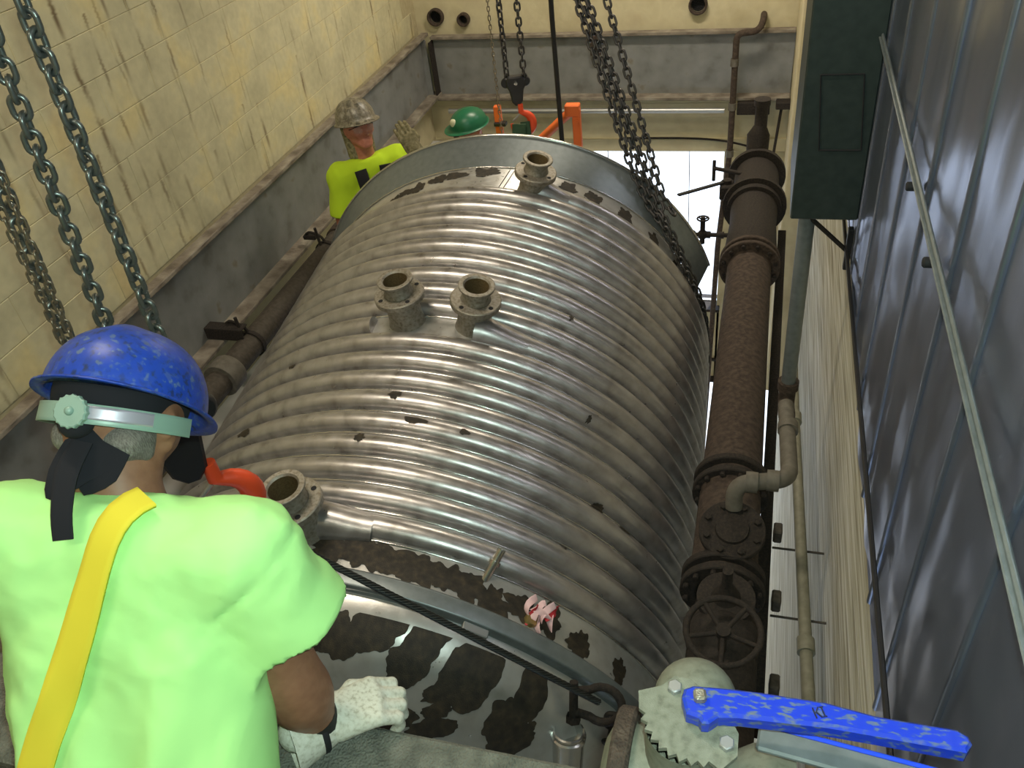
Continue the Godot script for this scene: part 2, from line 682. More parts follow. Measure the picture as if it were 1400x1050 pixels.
	tri_mat("glove_white", noise_tex(0.03, [L(.3, .28, .2), L(.62, .61, .52), L(.7, .7, .62)], [0, .45, 1], 64), Vector3.ONE * 6, 0.85, 0, fine, 0.1)
	tri_mat("camo", noise_tex(0.012, [L(.03, .03, .02), L(.28, .25, .18), L(.1, .085, .06), L(.5, .47, .4)], [0.2, .45, .6, .9], 65), Vector3.ONE * 2.2, 0.4)
	tri_mat("camo_cloth", noise_tex(0.015, [L(.09, .085, .04), L(.2, .17, .09), L(.3, .27, .17)], [0.2, .5, .9], 66), Vector3.ONE * 5, 0.9)
	mat("hat_green", L(.01, .12, .055), 0.35)
	mat("sticker", L(.6, .58, .4), 0.6)
	mat("orange", L(.75, .15, .03), 0.5)
	mat("sling_green", L(.035, .08, .04), 0.8)
	mat("rope", L(.035, .038, .035), 0.45, 0.6)
	mat("tape_pink", L(.75, .5, .52), 0.6)
	mat("tape_red", L(.45, .02, .03), 0.6)
	mat("brass", L(.5, .38, .16), 0.35, 0.9)
	mat("bright_steel", L(.6, .6, .58), 0.2, 0.95)
	mat("galv", L(.42, .43, .43), 0.4, 0.7)
	mat("rubber", L(.015, .015, .014), 0.6)
	var g := mat("lens", Color(1, 1, 1, 0.12), 0.05)
	g.transparency = BaseMaterial3D.TRANSPARENCY_ALPHA
	var e := mat("lamp_glow", Color(1, .95, .85), 0.5)
	e.emission_enabled = true
	e.emission = Color(1, .93, .8)
	e.emission_energy_multiplier = 3.0

# ------------------------------------------------------------------ the scene
func _ready() -> void:
	TU = (Vector3.UP - TA * TA.y).normalized()
	TR = TA.cross(TU)
	if TR.x < 0:
		TR = -TR
	var cam := Camera3D.new()
	cam.name = "camera"
	cam.fov = 49.12
	cam.near = 0.02
	cam.far = 200
	cam.transform = Transform3D(Basis(Vector3(0.962, -0.107, -0.253), Vector3(-0.076, 0.782, -0.618), Vector3(0.264, 0.614, 0.744)).orthonormalized(), CAM)
	add_child(cam)
	cam.current = true
	var we := WorldEnvironment.new()
	we.name = "environment"
	var en := Environment.new()
	en.background_mode = Environment.BG_SKY
	var sky := Sky.new()
	var sm := ProceduralSkyMaterial.new()
	sm.sky_top_color = Color(.75, .85, 1)
	sm.sky_horizon_color = Color(.95, .97, 1)
	sm.ground_bottom_color = Color(.8, .8, .8)
	sm.ground_horizon_color = Color(.95, .97, 1)
	sky.sky_material = sm
	en.sky = sky
	en.background_energy_multiplier = 4.0
	en.tonemap_mode = Environment.TONE_MAPPER_LINEAR
	en.tonemap_exposure = 1.0
	en.sdfgi_enabled = true
	en.ssao_enabled = true
	en.ssil_enabled = true
	we.environment = en
	add_child(we)
	var sun := DirectionalLight3D.new()
	sun.name = "sun"
	sun.light_energy = 2.0
	sun.light_color = Color(1, .97, .92)
	sun.light_angular_distance = 0.6
	sun.shadow_enabled = true
	sun.basis = Basis.looking_at(Vector3(-0.25, -0.62, 0.75))
	add_child(sun)
	var flash := SpotLight3D.new()
	flash.name = "camera_flash"
	flash.position = CAM + Vector3(0.03, 0.035, -0.02)
	flash.basis = cam.basis
	flash.spot_angle = 60
	flash.spot_angle_attenuation = 0.6
	flash.light_energy = 1.9
	flash.light_color = Color(.88, 1, .95)
	flash.light_size = 0.012
	flash.spot_range = 30
	flash.spot_attenuation = 2
	flash.shadow_enabled = true
	add_child(flash)
	make_materials()
	ceiling_lamp(Vector3(-0.95, 6.3, -5.95), 7.0, "at the far wall end")
	ceiling_lamp(Vector3(-1.7, 7.92, -2.0), 7.0, "over the middle of the tank")
	ceiling_lamp(Vector3(-1.5, 7.92, 0.9), 2.5, "over the landing")
	room()
	beams()
	tank()
	left_side()
	far_side()
	right_side()
	chains()
	near_valve()
	near_man()
	far_men()

func ceiling_lamp(p: Vector3, energy: float, which: String) -> void:
	var t := thing("ceiling_lamp", p, "long strip lamp under the ceiling, " + which, "lamp", "strip lamps under the ceiling")
	var b := MB.new()
	b.box(Vector3(0, 0.03, 0), Vector3(1.3, 0.06, 0.34), 0.01)
	part("housing", b.mesh(), M.galv, t)
	for x in [-0.5, 0.5]:
		b = MB.new()
		b.tube([Vector3(x, 0.05, 0), Vector3(x, 8.0 - p.y, 0)], 0.006, 8)
		part("hanger_rod", b.mesh(), M.galv, t)
	b = MB.new()
	b.box(Vector3(0, -0.01, 0), Vector3(1.22, 0.02, 0.28), 0.004)
	part("diffuser", b.mesh(), M.lamp_glow, t)
	var l := AreaLight3D.new()
	l.name = "lamp_light"
	l.area_size = Vector2(1.2, 0.26)
	l.light_energy = energy
	l.light_color = Color(1, .95, .86)
	l.position = p + Vector3(0, -0.03, 0)
	l.rotation_degrees.x = -90
	l.area_range = 30
	l.area_attenuation = 2
	l.shadow_enabled = true
	add_child(l)

func room() -> void:
	# left wall: rendered core with painted blocks set on its face
	var b := MB.new()
	b.box(Vector3(-3.203, 2.75, -2.85), Vector3(0.2, 10.5, 9.7), 0.0)
	var w := part("wall_left", b.mesh(), M.mortar, self)
	tag(w, "painted cream block wall along the left of the hatch", "", "", "structure")
	var meshes := []
	for k in 3:
		b = MB.new()
		b.box(Vector3.ZERO, Vector3(0.012, 0.1985 - 0.0006 * k, 0.3985 - 0.0006 * k), 0.0022)
		meshes.append(b.mesh())
	var rng := RandomNumberGenerator.new()
	rng.seed = 3
	for j in 10:
		for i in 18:
			var z := -7.4 + 0.2 + 0.4 * i - (0.2 if j % 2 else 0.0)
			if z > -0.5 or z < -7.35:
				continue
			var o := part("block", meshes[rng.randi() % 3], M.block_paint, w)
			o.position = Vector3(-3.1 + rng.randf_range(-0.0012, 0.0012) - 0.006, 3.985 + 0.2 * j, z)
	b = MB.new()
	b.box(Vector3(-3.102, 2.6, -2.85), Vector3(0.008, 1.6, 9.3), 0.0)
	part("lower_render", b.mesh(), M.cream_paint, w)
	b = MB.new()
	b.box(Vector3(-3.102, 6.94, -2.85), Vector3(0.008, 1.9, 9.3), 0.0)
	part("upper_render", b.mesh(), M.cream_paint, w)
	# far wall with the window and the open storey under it
	b = MB.new()
	b.box(Vector3(-1.35, 5.6, -7.6), Vector3(3.9, 4.8, 0.2), 0.004)
	b.box(Vector3(-1.35, 3.02, -7.6), Vector3(3.9, 0.36, 0.2), 0.0)
	b.box(Vector3(-1.35, 2.82, -7.585), Vector3(3.9, 0.12, 0.23), 0.006)
	b.box(Vector3(-2.6, 1.45, -7.6), Vector3(1.4, 2.62, 0.2), 0.004)
	b.box(Vector3(0.14, 1.45, -7.6), Vector3(0.92, 2.62, 0.2), 0.004)
	b.box(Vector3(-1.1, 0.6, -7.6), Vector3(1.62, 0.9, 0.2), 0.004)
	w = part("wall_far", b.mesh(), M.cream_paint, self)
	tag(w, "cream wall at the far end with the bright opening in it", "", "", "structure")
	b = MB.new()
	b.box(Vector3(-1.1, 1.065, -7.56), Vector3(1.62, 0.03, 0.3), 0.004)
	b.box(Vector3(-1.1, 0.39, -7.49), Vector3(1.62, 0.03, 0.04), 0.004)
	b.box(Vector3(-1.1, 0.14, -7.52), Vector3(1.62, 0.03, 0.2), 0.004)
	part("sill", b.mesh(), M.dark_rust, w)
	# bright opening: thin glazing bars
	var win := thing("window_1", Vector3(-1.1, 1.08, -7.6), "bright opening beyond the tank divided by thin bars", "", "", "structure")
	b = MB.new()
	for y in [0.0, 1.66]:
		b.box(Vector3(0, y, 0), Vector3(1.6, 0.02, 0.04), 0.003)
	for x in [-0.79, 0.79]:
		b.box(Vector3(x, 0.83, 0), Vector3(0.02, 1.66, 0.04), 0.003)
	part("window_frame", b.mesh(), M.galv, win)
	for x in [-0.3, 0.1, 0.47]:
		b = MB.new()
		b.tube([Vector3(x, 0, 0), Vector3(x - 0.01, 1.66, 0)], 0.005, 8)
		part("glazing_bar", b.mesh(), M.galv, win)
	# right wall
	b = MB.new()
	b.box(Vector3(0.48, 2.75, -2.85), Vector3(0.2, 10.5, 9.7), 0.0)
	w = part("wall_right", b.mesh(), M.wood, self)
	tag(w, "wall of flaking pale paint low on the right beside the pipes", "", "", "structure")
	b = MB.new()
	b.box(Vector3(0.29, 4.4, -7.0), Vector3(0.17, 7.2, 1.0), 0.01)
	w = part("wall_pier", b.mesh(), M.cream_paint, self)
	tag(w, "cream pier in the far right corner", "", "", "structure")
	b = MB.new()
	b.box(Vector3(-1.36, 4.08, 2.05), Vector3(3.9, 7.86, 0.2), 0.0)
	w = part("wall_back", b.mesh(), M.cream_paint, self)
	tag(w, "cream wall behind the landing", "", "", "structure")
	b = MB.new()
	b.box(Vector3(-1.36, 8.08, -2.85), Vector3(4.0, 0.2, 10.0), 0.0)
	w = part("ceiling", b.mesh(), M.cream_paint, self)
	tag(w, "ceiling over the shaft", "", "", "structure")
	b = MB.new()
	b.box(Vector3(-1.36, 3.52, 0.63), Vector3(3.48, 0.16, 2.64), 0.0)
	w = part("floor", b.mesh(), M.concrete, self)
	tag(w, "concrete landing where the near worker stands", "", "", "structure")
	b = MB.new()
	b.box(Vector3(-1.36, 4.1, -0.59), Vector3(3.48, 1.0, 0.205), 0.008)
	w = part("wall_parapet", b.mesh(), M.concrete, self)
	tag(w, "rough grey concrete ledge under the worker's gloved hand", "", "", "structure")
	b = MB.new()
	b.box(Vector3(-2.38, 2.32, -6.08), Vector3(1.44, 0.16, 2.72), 0.0)
	w = part("floor_platform", b.mesh(), M.concrete, self)
	tag(w, "concrete platform behind the tank where two workers stand", "", "", "structure")
	b = MB.new()
	b.box(Vector3(0, -2.6, -6), Vector3(70, 0.2, 70), 0.0)
	w = part("floor_yard", b.mesh(), M.pale_concrete, self)
	tag(w, "sunlit pale concrete ground far below the tank", "", "", "structure")

func i_beam(called: String, a: Vector3, bb: Vector3, inward: Vector3, label: String) -> Node3D:
	# a: top edge line of the web face; the beam hangs 0.6 m below it
	var t := thing(called, a, label, "beam")
	var ln := (bb - a).length()
	var bas := frame_z(Vector3.ZERO, bb - a).basis
	var mid := (bb - a) * 0.5
	var b := MB.new()
	b.box(mid + Vector3(0, -0.29, 0) - inward * 0.02, Vector3(0.02, 0.5, ln), 0.0, bas)
	part("web", b.mesh(), M.beam_grey, t)
	b = MB.new()
	b.box(mid + Vector3(0, -0.015, 0) + inward * 0.01, Vector3(0.07, 0.03, ln), 0.005, bas)
	part("top_flange", b.mesh(), M.flange_dust, t)
	b = MB.new()
	b.box(mid + Vector3(0, -0.55, 0) + inward * 0.03, Vector3(0.13, 0.03, ln), 0.005, bas)
	part("bottom_flange", b.mesh(), M.flange_dust, t)
	return t

func beams() -> void:
	var t := i_beam("steel_beam", Vector3(-3.03, 3.9, 1.8), Vector3(-3.03, 3.9, -7.45), Vector3(1, 0, 0), "grey steel beam along the foot of the left block wall")
	var b := MB.new()
	b.box(Vector3(-0.02, -0.29, -9.16), Vector3(0.12, 0.5, 0.014), 0.002)
	part("stiffener", b.mesh(), M.beam_grey, t)
	t = i_beam("steel_beam", Vector3(-2.95, 3.88, -7.42), Vector3(0.2, 3.84, -7.42), Vector3(0, 0, 1), "grey steel beam across the far wall below the pipe holes")
	b = MB.new()
	b.box(Vector3(0.0, -0.29, 0.03), Vector3(0.014, 0.5, 0.12), 0.002)
	part("stiffener", b.mesh(), M.dark_rust, t)
	b = MB.new()
	b.box(Vector3(1.51, -0.1, 0.05), Vector3(0.09, 0.2, 0.03), 0.004)
	part("clip_angle", b.mesh(), M.rust, t, "rusty clip on the upper web")
	b = MB.new()
	b.tube([Vector3(0.1, -0.66, 0.1), Vector3(2.62, -0.68, 0.1)], 0.022, 10)
	tag(part("conduit", mb_shift(b, Vector3(-2.95, 3.88, -7.42)), M.galv, self), "pale metal conduit under the far steel beam", "pipe")

func mb_shift(b: MB, by: Vector3) -> Mesh:
	for k in b.v.size():
		b.v[k] += by
	return b.mesh()

# ------------------------------------------------------------------ the vessel
func ring_sheet(b: MB, prof: Array, th0: float, th1: float, n: int, tilt := 0.0) -> void:
	# profile of (s, r); sweeps round the tank axis
	var rows := []
	for p in prof:
		var row := []
		for i in n + 1:
			var th := lerpf(th0, th1, float(i) / n)
			row.append(tpt(p.x + tilt * sin(deg_to_rad(th)), th, p.y))
		rows.append(row)
	var i0 := b.v.size()
	b.sheet(rows)
	# outward test on the first vertex pair: normals point away from the profile's centroid or the axis
	var c := Vector2.ZERO
	for p in prof:
		c += p
	c /= prof.size()
	var cen := tpt(c.x, th0, c.y - 0.03)
	var mid := i0 + (prof.size() / 2) * (n + 1)
	if b.n[mid].dot(b.v[mid] - b.xf * cen) < 0.0:
		for k in range(i0, b.v.size()):
			b.n[k] = -b.n[k]
		# winding follows the normals
		var first := -1
		for k in b.ix.size():
			if b.ix[k] >= i0:
				first = k
				break
		for k in range(first, b.ix.size(), 3):
			var s := b.ix[k + 1]
			b.ix[k + 1] = b.ix[k + 2]
			b.ix[k + 2] = s

func head_r(s: float) -> float:
	# dished near head: 2:1 ellipsoid from s 1.30 to s 0.77
	var q := clampf((1.3 - s) / 0.53, 0.0, 1.0)
	return 1.13 * sqrt(maxf(0.0, 1.0 - q * q))

func blotch(parent: Node, og: Vector3, surf: Callable, u0: float, v0: float, ru: float, rv: float, seed_: int, rough := 0.25, m: Material = null, called := "scorch_mark") -> void:
	# irregular thin film of scorched residue that follows a surface (u, v) -> point
	var rng := RandomNumberGenerator.new()
	rng.seed = seed_
	var nz := FastNoiseLite.new()
	nz.seed = seed_
	nz.frequency = 0.8
	nz.fractal_octaves = 3
	var b := mb_at(og)
	var n := 72
	var rows := []
	for j in 7:
		var row := []
		for i in n:
			var t := TAU * i / n
			var k := 1.0 + rough * 2.0 * nz.get_noise_2d(cos(t) * 1.3, sin(t) * 1.3)
			var q := j / 6.0 * k
			row.append(surf.call(u0 + cos(t) * ru * q, v0 + sin(t) * rv * q))
		rows.append(row)
	b.sheet(rows, true)
	var towards := CAM - og - b.v[0]
	if b.n[n * 3].dot(towards) < 0.0:
		for k in b.n.size():
			b.n[k] = -b.n[k]
		for k in range(0, b.ix.size(), 3):
			var s := b.ix[k + 1]
			b.ix[k + 1] = b.ix[k + 2]
			b.ix[k + 2] = s
	part(called, b.mesh(), m if m else M.scorch, parent)

func nozzle(t: Node3D, og: Vector3, s: float, th: float, label: String, h := 0.15) -> void:
	var d := tdir(th)
	var at := frame_y(tpt(s, th, RT - 0.03) - og, d, TA)
	var b := MB.new()
	b.lathe([Vector2(0.086, 0), Vector2(0.072, 0.05), Vector2(0.066, h)], 28, at)
	var nk := part("nozzle", b.mesh(), M.flange_steel, t, label)
	b = MB.new()
	b.lathe([Vector2(0.06, h), Vector2(0.1, h), Vector2(0.104, h + 0.004), Vector2(0.104, h + 0.024), Vector2(0.1, h + 0.028), Vector2(0.062, h + 0.028)], 40, at)
	part("flange", b.mesh(), M.flange_steel, nk)
	b = MB.new()
	b.lathe([Vector2(0.061, h + 0.026), Vector2(0.06, h + 0.034), Vector2(0.056, h + 0.04), Vector2(0.054, h + 0.078), Vector2(0.06, h + 0.084), Vector2(0.073, h + 0.087), Vector2(0.074, h + 0.096), Vector2(0.071, h + 0.098), Vector2(0.056, h + 0.097), Vector2(0.05, h + 0.09)], 32, at)
	part("stub_end", b.mesh(), M.flange_steel, nk)
	b = MB.new()
	b.lathe([Vector2(0.05, h + 0.09), Vector2(0.049, 0.03), Vector2(0.0, 0.03)], 28, at)
	part("bore", b.mesh(), M.bore, nk)
	for k in 4:
		var a := TAU * (k + 0.5) / 4 + th * 0.02
		b = MB.new()
		var p := at * Vector3(sin(a) * 0.083, h + 0.0286, cos(a) * 0.083)
		b.lathe([Vector2(0.0095, -0.02), Vector2(0.0095, 0.0006), Vector2(0.0, 0.0006)], 14, Transform3D(at.basis, p))
		part("bolt_hole", b.mesh(), M.black, nk)

func tank() -> void:
	var og := tpt(2.6, 0, 0)
	og.y = tpt(2.6, 180, RT).y
	var t := thing("jacketed_tank", og, "large stainless steel tank ringed with half-pipe heating coils, hung in the hatch", "tank")
	var b := mb_at(og)
	ring_sheet(b, [Vector2(1.27, RT), Vector2(2.0, RT), Vector2(3.0, RT), Vector2(3.84, RT)], -180, 180, 128, 0.0)
	part("shell", b.mesh(), M.stainless, t)
	# coil of half pipe: nineteen turns
	for k in 19:
		var s := 1.505 + 0.1125 * k
		var spans := [[-180.0, 180.0]]
		if k == 9:
			spans = [[-180.0, -9.0], [19.0, 180.0]]
		if k == 0:
			spans = [[4.0, 180.0]]
		for sp in spans:
			b = mb_at(og)
			var prof := []
			for i in 13:
				var a := PI * i / 12.0
				prof.append(Vector2(s - cos(a) * 0.0455, RT + sin(a) * 0.046))
			ring_sheet(b, prof, sp[0], sp[1], int((sp[1] - sp[0]) / 2.5))
			for e in sp:
				if absf(e) < 179:
					var pts := []
					for q in prof:
						pts.append(tpt(q.x, e, q.y))
					b.flat(pts, tdir(e + 90.0) * (1.0 if e == sp[1] else -1.0))
			var rib := part("coil_turn", b.mesh(), M.stainless_rib, t)
			# weld bead along the near foot of the turn
			b = mb_at(og)
			var path := []
			var rad := []
			var rng := RandomNumberGenerator.new()
			rng.seed = 100 + k
			var lo: float = maxf(sp[0], -60.0)
			var hi: float = minf(sp[1], 80.0)
			if hi > lo:
				var nn := int((hi - lo) / 0.8)
				for i in nn + 1:
					path.append(tpt(s - 0.0485, lerpf(lo, hi, float(i) / nn), RT + 0.001))
					rad.append(rng.randf_range(0.0035, 0.0062))
				b.tube(path, rad, 6, false)
				part("weld_bead", b.mesh(), M.bright_steel, rib)
	# last half turn that runs out of the far nozzle
	b = mb_at(og)
	var prof2 := []
	for i in 13:
		var a := PI * i / 12.0
		prof2.append(Vector2(3.62 - cos(a) * 0.047, RT + sin(a) * 0.046))
	ring_sheet(b, prof2, 16, 180, 60, 0.03)
	part("coil_turn", b.mesh(), M.stainless_rib, t)
	# tapered inlets beside the middle and far nozzles
	for q in [[2.5175, 13.0, 24.0], [3.62, 15.0, 24.0], [1.5, -3.0, 8.0]]:
		b = mb_at(og)
		var rows := []
		for i in 9:
			var f := i / 8.0
			var th: float = lerpf(q[1], q[2], f)
			var row := []
			for k in 13:
				var a := PI * k / 12.0
				row.append(tpt(q[0] - cos(a) * lerpf(0.075, 0.051, f), th, RT - 0.002 + sin(a) * lerpf(0.085, 0.048, smoothstep(0.0, 1.0, f))))
			rows.append(row)
		b.sheet(rows)
		b.orient(0, 0, 4 * 13 + 6, tdir(q[1]))
		part("inlet_fairing", b.mesh(), M.stainless_rib, t)
	nozzle(t, og, 3.62, 14.8, "farthest nozzle with a flared bore", 0.128)
	nozzle(t, og, 2.55, -2.0, "left one of the middle pair of nozzles")
	nozzle(t, og, 2.56, 12.2, "right one of the middle pair of nozzles")
	nozzle(t, og, 1.47, -3.6, "near nozzle beside the worker's shoulder")
	# far skirt band of grey plate with a bright edge
	b = mb_at(og)
	ring_sheet(b, [Vector2(3.80, 1.152), Vector2(3.9, 1.178), Vector2(4.02, 1.216)], -76, 73.5, 90, 0.06)
	ring_sheet(b, [Vector2(4.02, 1.216), Vector2(4.035, 1.212), Vector2(4.02, 1.196), Vector2(3.9, 1.16), Vector2(3.82, 1.14)], -76, 73.5, 90, 0.06)
	for e in [-76.0, 73.5]:
		var sh := 0.06 * sin(deg_to_rad(e))
		b.flat([tpt(3.80 + sh, e, 1.152), tpt(4.02 + sh, e, 1.216), tpt(4.035 + sh, e, 1.2), tpt(3.82 + sh, e, 1.13)], tdir(e + 90.0) * signf(e))
	var sk := part("skirt_band", b.mesh(), M.primer_grey, t, "grey plate band flaring at the far end")
	b = mb_at(og)
	var edge := []
	for i in 91:
		var th := lerpf(-76, 73.5, i / 90.0)
		edge.append(tpt(4.022 + 0.06 * sin(deg_to_rad(th)), th, 1.217))
	b.tube(edge, 0.009, 8)
	part("band_edge", b.mesh(), M.bright_steel, sk)
	b = mb_at(og)
	edge = []
	var er := []
	var rg := RandomNumberGenerator.new()
	rg.seed = 12
	for i in 181:
		var th := lerpf(-76, 73.5, i / 180.0)
		edge.append(tpt(3.80 + 0.06 * sin(deg_to_rad(th)), th, 1.154))
		er.append(rg.randf_range(0.003, 0.006))
	b.tube(edge, er, 6, false)
	part("weld_bead", b.mesh(), M.bright_steel, sk)
	b = mb_at(og)
	ring_sheet(b, [Vector2(3.81, 1.1), Vector2(4.1, 1.05), Vector2(4.25, 0.8), Vector2(4.36, 0.4), Vector2(4.4, 0.01)], -180, 180, 72)
	part("far_head", b.mesh(), M.stainless, t)
	# seam lines on the plain course
	for th in [6.0, 7.2]:
		b = mb_at(og)
		b.tube([tpt(3.58, th, RT), tpt(3.7, th + 0.8, RT), tpt(3.79, th + 1.4, RT)], 0.0022, 6)
		part("seam", b.mesh(), M.dark_rust, t)
	# near flange ring and dished head
	b = mb_at(og)
	ring_sheet(b, [Vector2(1.34, 1.14), Vector2(1.338, 1.163), Vector2(1.33, 1.168), Vector2(1.285, 1.168), Vector2(1.277, 1.16), Vector2(1.277, 1.12)], -180, 180, 128, -0.03)
	part("head_flange", b.mesh(), M.primer_grey, t, "dark rolled edge where the near head is welded on")
	b = mb_at(og)
	var hp := []
	for i in 25:
		var a := PI / 2 * i / 24.0
		hp.append(Vector2(1.3 - 0.53 * sin(a), maxf(1.13 * cos(a), 0.004)))
	ring_sheet(b, hp, -180, 180, 96)
	part("near_head", b.mesh(), M.stainless, t)
	# scorch marks where fittings were ground off: plain courses
	var shell := func(th: float, s: float) -> Vector3: return tpt(s, th, RT + 0.0016)
	var near := [[2.4, 1.40, 4.5, .05], [8, 1.405, 4, .06], [12.5, 1.395, 4.5, .055], [17.0, 1.39, 4, .05], [21.5, 1.388, 3.6, .05], [25.0, 1.384, 3, .055], [29.6, 1.36, 2.4, .055], [34.4, 1.385, 3.4, .045], [39.5, 1.385, 2.2, .06], [46.0, 1.36, 2.2, .05], [56, 1.36, 1.6, .05]]
	var sd := 300
	for q in near:
		sd += 1
		blotch(t, og, shell, q[0], q[1], q[2], q[3], sd, 0.3)
	var far := [[-24.0, 3.63, 1.6, .06], [-20.0, 3.68, 2.6, .035], [-16.5, 3.69, 1.8, .055], [-11.5, 3.72, 2.8, .035], [-6.2, 3.735, 3.2, .035], [1.0, 3.75, 2.4, .045], [3, 3.76, 2, .03], [23.0, 3.745, 2.4, .05], [30.4, 3.75, 2.2, .052], [39.6, 3.755, 2.4, .055], [50.0, 3.75, 2.0, .055], [59.5, 3.745, 1.4, .04], [66, 3.745, 1.4, .04]]
	for q in far:
		sd += 1
		blotch(t, og, shell, q[0], q[1], q[2], q[3], sd, 0.3)
	# spots on the coil turns
	var ribs := func(th: float, s: float) -> Vector3:
		var k := roundf((s - 1.505) / 0.1125)
		var c := clampf((1.505 + 0.1125 * k - s) / 0.05, -0.98, 0.98)
		return tpt(s, th, RT + 0.046 * sqrt(1.0 - c * c) + 0.0014)
	for q in [[8.3, 1.955, 1.9, .016], [17.3, 1.95, .9, .012], [0.0, 1.845, 0.9, .02], [-28.0, 1.95, 1.6, .018], [39.3, 2.26, .5, .014], [39.1, 1.655, .6, .016], [45, 1.9, 1.3, .012], [51, 1.87, 1.3, .012], [3.0, 2.07, 1.0, .02], [-24, 2.3, 1.0, .015], [31, 2.75, .5, .02]]:
		sd += 1
		blotch(t, og, ribs, q[0], q[1], q[2], q[3], sd, 0.3)
	# residue on the dished head: ground discs in rows
	var hs := func(u: float, w: float) -> Vector3:
		var rr := sqrt(u * u + w * w)
		if rr > 1.117:
			u *= 1.117 / rr
			w *= 1.117 / rr
		var r2 := u * u + w * w
		var s := 1.3 - 0.53 * sqrt(maxf(0.0, 1.0 - r2 / (1.13 * 1.13))) - 0.0016
		return TO + TA * s + TR * u + TU * w
	for q in head_marks():
		sd += 1
		blotch(t, og, hs, q[0], q[1], q[2], q[3], sd, 0.16)
	# small fittings on the near course
	b = mb_at(og)
	var at := frame_y(tpt(1.43, 27.5, RT - 0.01) - og, (tdir(20) * 0.6 + TA * 0.75 + TR * 0.25), TA)
	b.xf = Transform3D()
	b.lathe([Vector2(0.015, -0.02), Vector2(0.015, 0.06), Vector2(0.021, 0.06), Vector2(0.021, 0.074), Vector2(0.015, 0.074), Vector2(0.015, 0.115), Vector2(0.009, 0.115), Vector2(0.008, 0.095)], 16, at)
	part("thermowell", b.mesh(), M.bright_steel, t)
	b = mb_at(og)
	var d := tdir(29.0)
	var p0 := tpt(1.262, 28.0, 1.15)
	b.box(p0, Vector3(0.085, 0.012, 0.05), 0.003, Basis(d.cross(TA).normalized(), d, TA))
	for e in [-1.0, 1.0]:
		b.box(p0 + d.cross(TA).normalized() * 0.037 * e - d * 0.03, Vector3(0.01, 0.06, 0.05), 0.002, Basis(d.cross(TA).normalized(), d, TA))
	part("lifting_bracket", b.mesh(), M.galv, t)
	# lower outlet on the head
	b = mb_at(og)
	var hp0: Vector3 = hs.call(0.82, 0.62)
	at = frame_y(hp0 - og - TU * 0.0, Vector3(0.05, 0.95, -0.25), TA)
	b.xf = Transform3D()
	b.lathe([Vector2(0.05, -0.1), Vector2(0.05, 0.07), Vector2(0.056, 0.074), Vector2(0.056, 0.084), Vector2(0.05, 0.088), Vector2(0.05, 0.1), Vector2(0.044, 0.102), Vector2(0.042, 0.05), Vector2(0.0, 0.05)], 28, at)
	part("outlet", b.mesh(), M.bright_steel, t)

func head_marks() -> Array:
	return [[0.1, 1.075, 0.075, 0.035], [0.255, 1.072, 0.088, 0.034], [0.15, 1.06, 0.06, 0.03], [0.365, 1.005, 0.08, 0.05], [0.43, 1.035, 0.08, 0.03], [0.53, 0.935, 0.088, 0.072], [0.452, 0.925, 0.05, 0.022], [0.45, 0.885, 0.045, 0.022], [0.64, 0.80, 0.065, 0.06], [0.43, 0.835, 0.08, 0.03], [0.33, 0.875, 0.06, 0.03], [0.71, 0.83, 0.05, 0.06], [0.66, 0.74, 0.07, 0.04], [0.06, 1.1, 0.06, 0.02]]

func bolt_ring(parent: Node, at: Transform3D, r: float, n: int, h: float, br := 0.012, m: Material = null) -> void:
	for k in n:
		var a := TAU * (k + 0.5) / n
		var b := MB.new()
		b.lathe([Vector2(br, -h), Vector2(br, h * 0.9), Vector2(br * 0.8, h), Vector2(0, h)], 6, Transform3D(at.basis, at * Vector3(sin(a) * r, 0, cos(a) * r)))
		part("bolt", b.mesh(), m if m else M.dark_rust, parent)

func disc(b: MB, at: Transform3D, r: float, h: float, bore := 0.0) -> void:
	var c := minf(0.004, h * 0.2)
	b.lathe([Vector2(bore, -h / 2), Vector2(r - c, -h / 2), Vector2(r, -h / 2 + c), Vector2(r, h / 2 - c), Vector2(r - c, h / 2), Vector2(bore, h / 2)], 40, at)

func ribbon(b: MB, path: Array, nrm: Array, width, thick: float) -> void:
	var m := path.size()
	var rows := []
	for k in m:
		var t: Vector3 = (path[mini(k + 1, m - 1)] - path[maxi(k - 1, 0)]).normalized()
		var n: Vector3 = nrm[k]
		n = (n - t * n.dot(t)).normalized()
		var s := t.cross(n)
		var w: float = (width[k] if width is Array else width) * 0.5
		var h := thick * 0.5
		var row := []
		for q in [[-1, -1], [-0.6, -1], [0.6, -1], [1, -1], [1, 1], [0.6, 1], [-0.6, 1], [-1, 1]]:
			row.append(path[k] + s * w * q[0] + n * h * q[1])
		rows.append(row)
	b.sheet(rows, true)
	# orient outward
	var i0 := b.v.size() - m * 8
	var cen: Vector3 = b.xf * path[m / 2]
	var kk := i0 + (m / 2) * 8
	if b.n[kk + 4].dot(b.v[kk + 4] - cen) < 0:
		for k in range(i0, b.v.size()):
			b.n[k] = -b.n[k]
		for k in range(0, b.ix.size(), 3):
			if b.ix[k] >= i0:
				var s2 := b.ix[k + 1]
				b.ix[k + 1] = b.ix[k + 2]
				b.ix[k + 2] = s2
	b.flat_auto([rows[0][0], rows[0][3], rows[0][4], rows[0][7]], path[1])
	b.flat_auto([rows[m - 1][0], rows[m - 1][3], rows[m - 1][4], rows[m - 1][7]], path[m - 2])

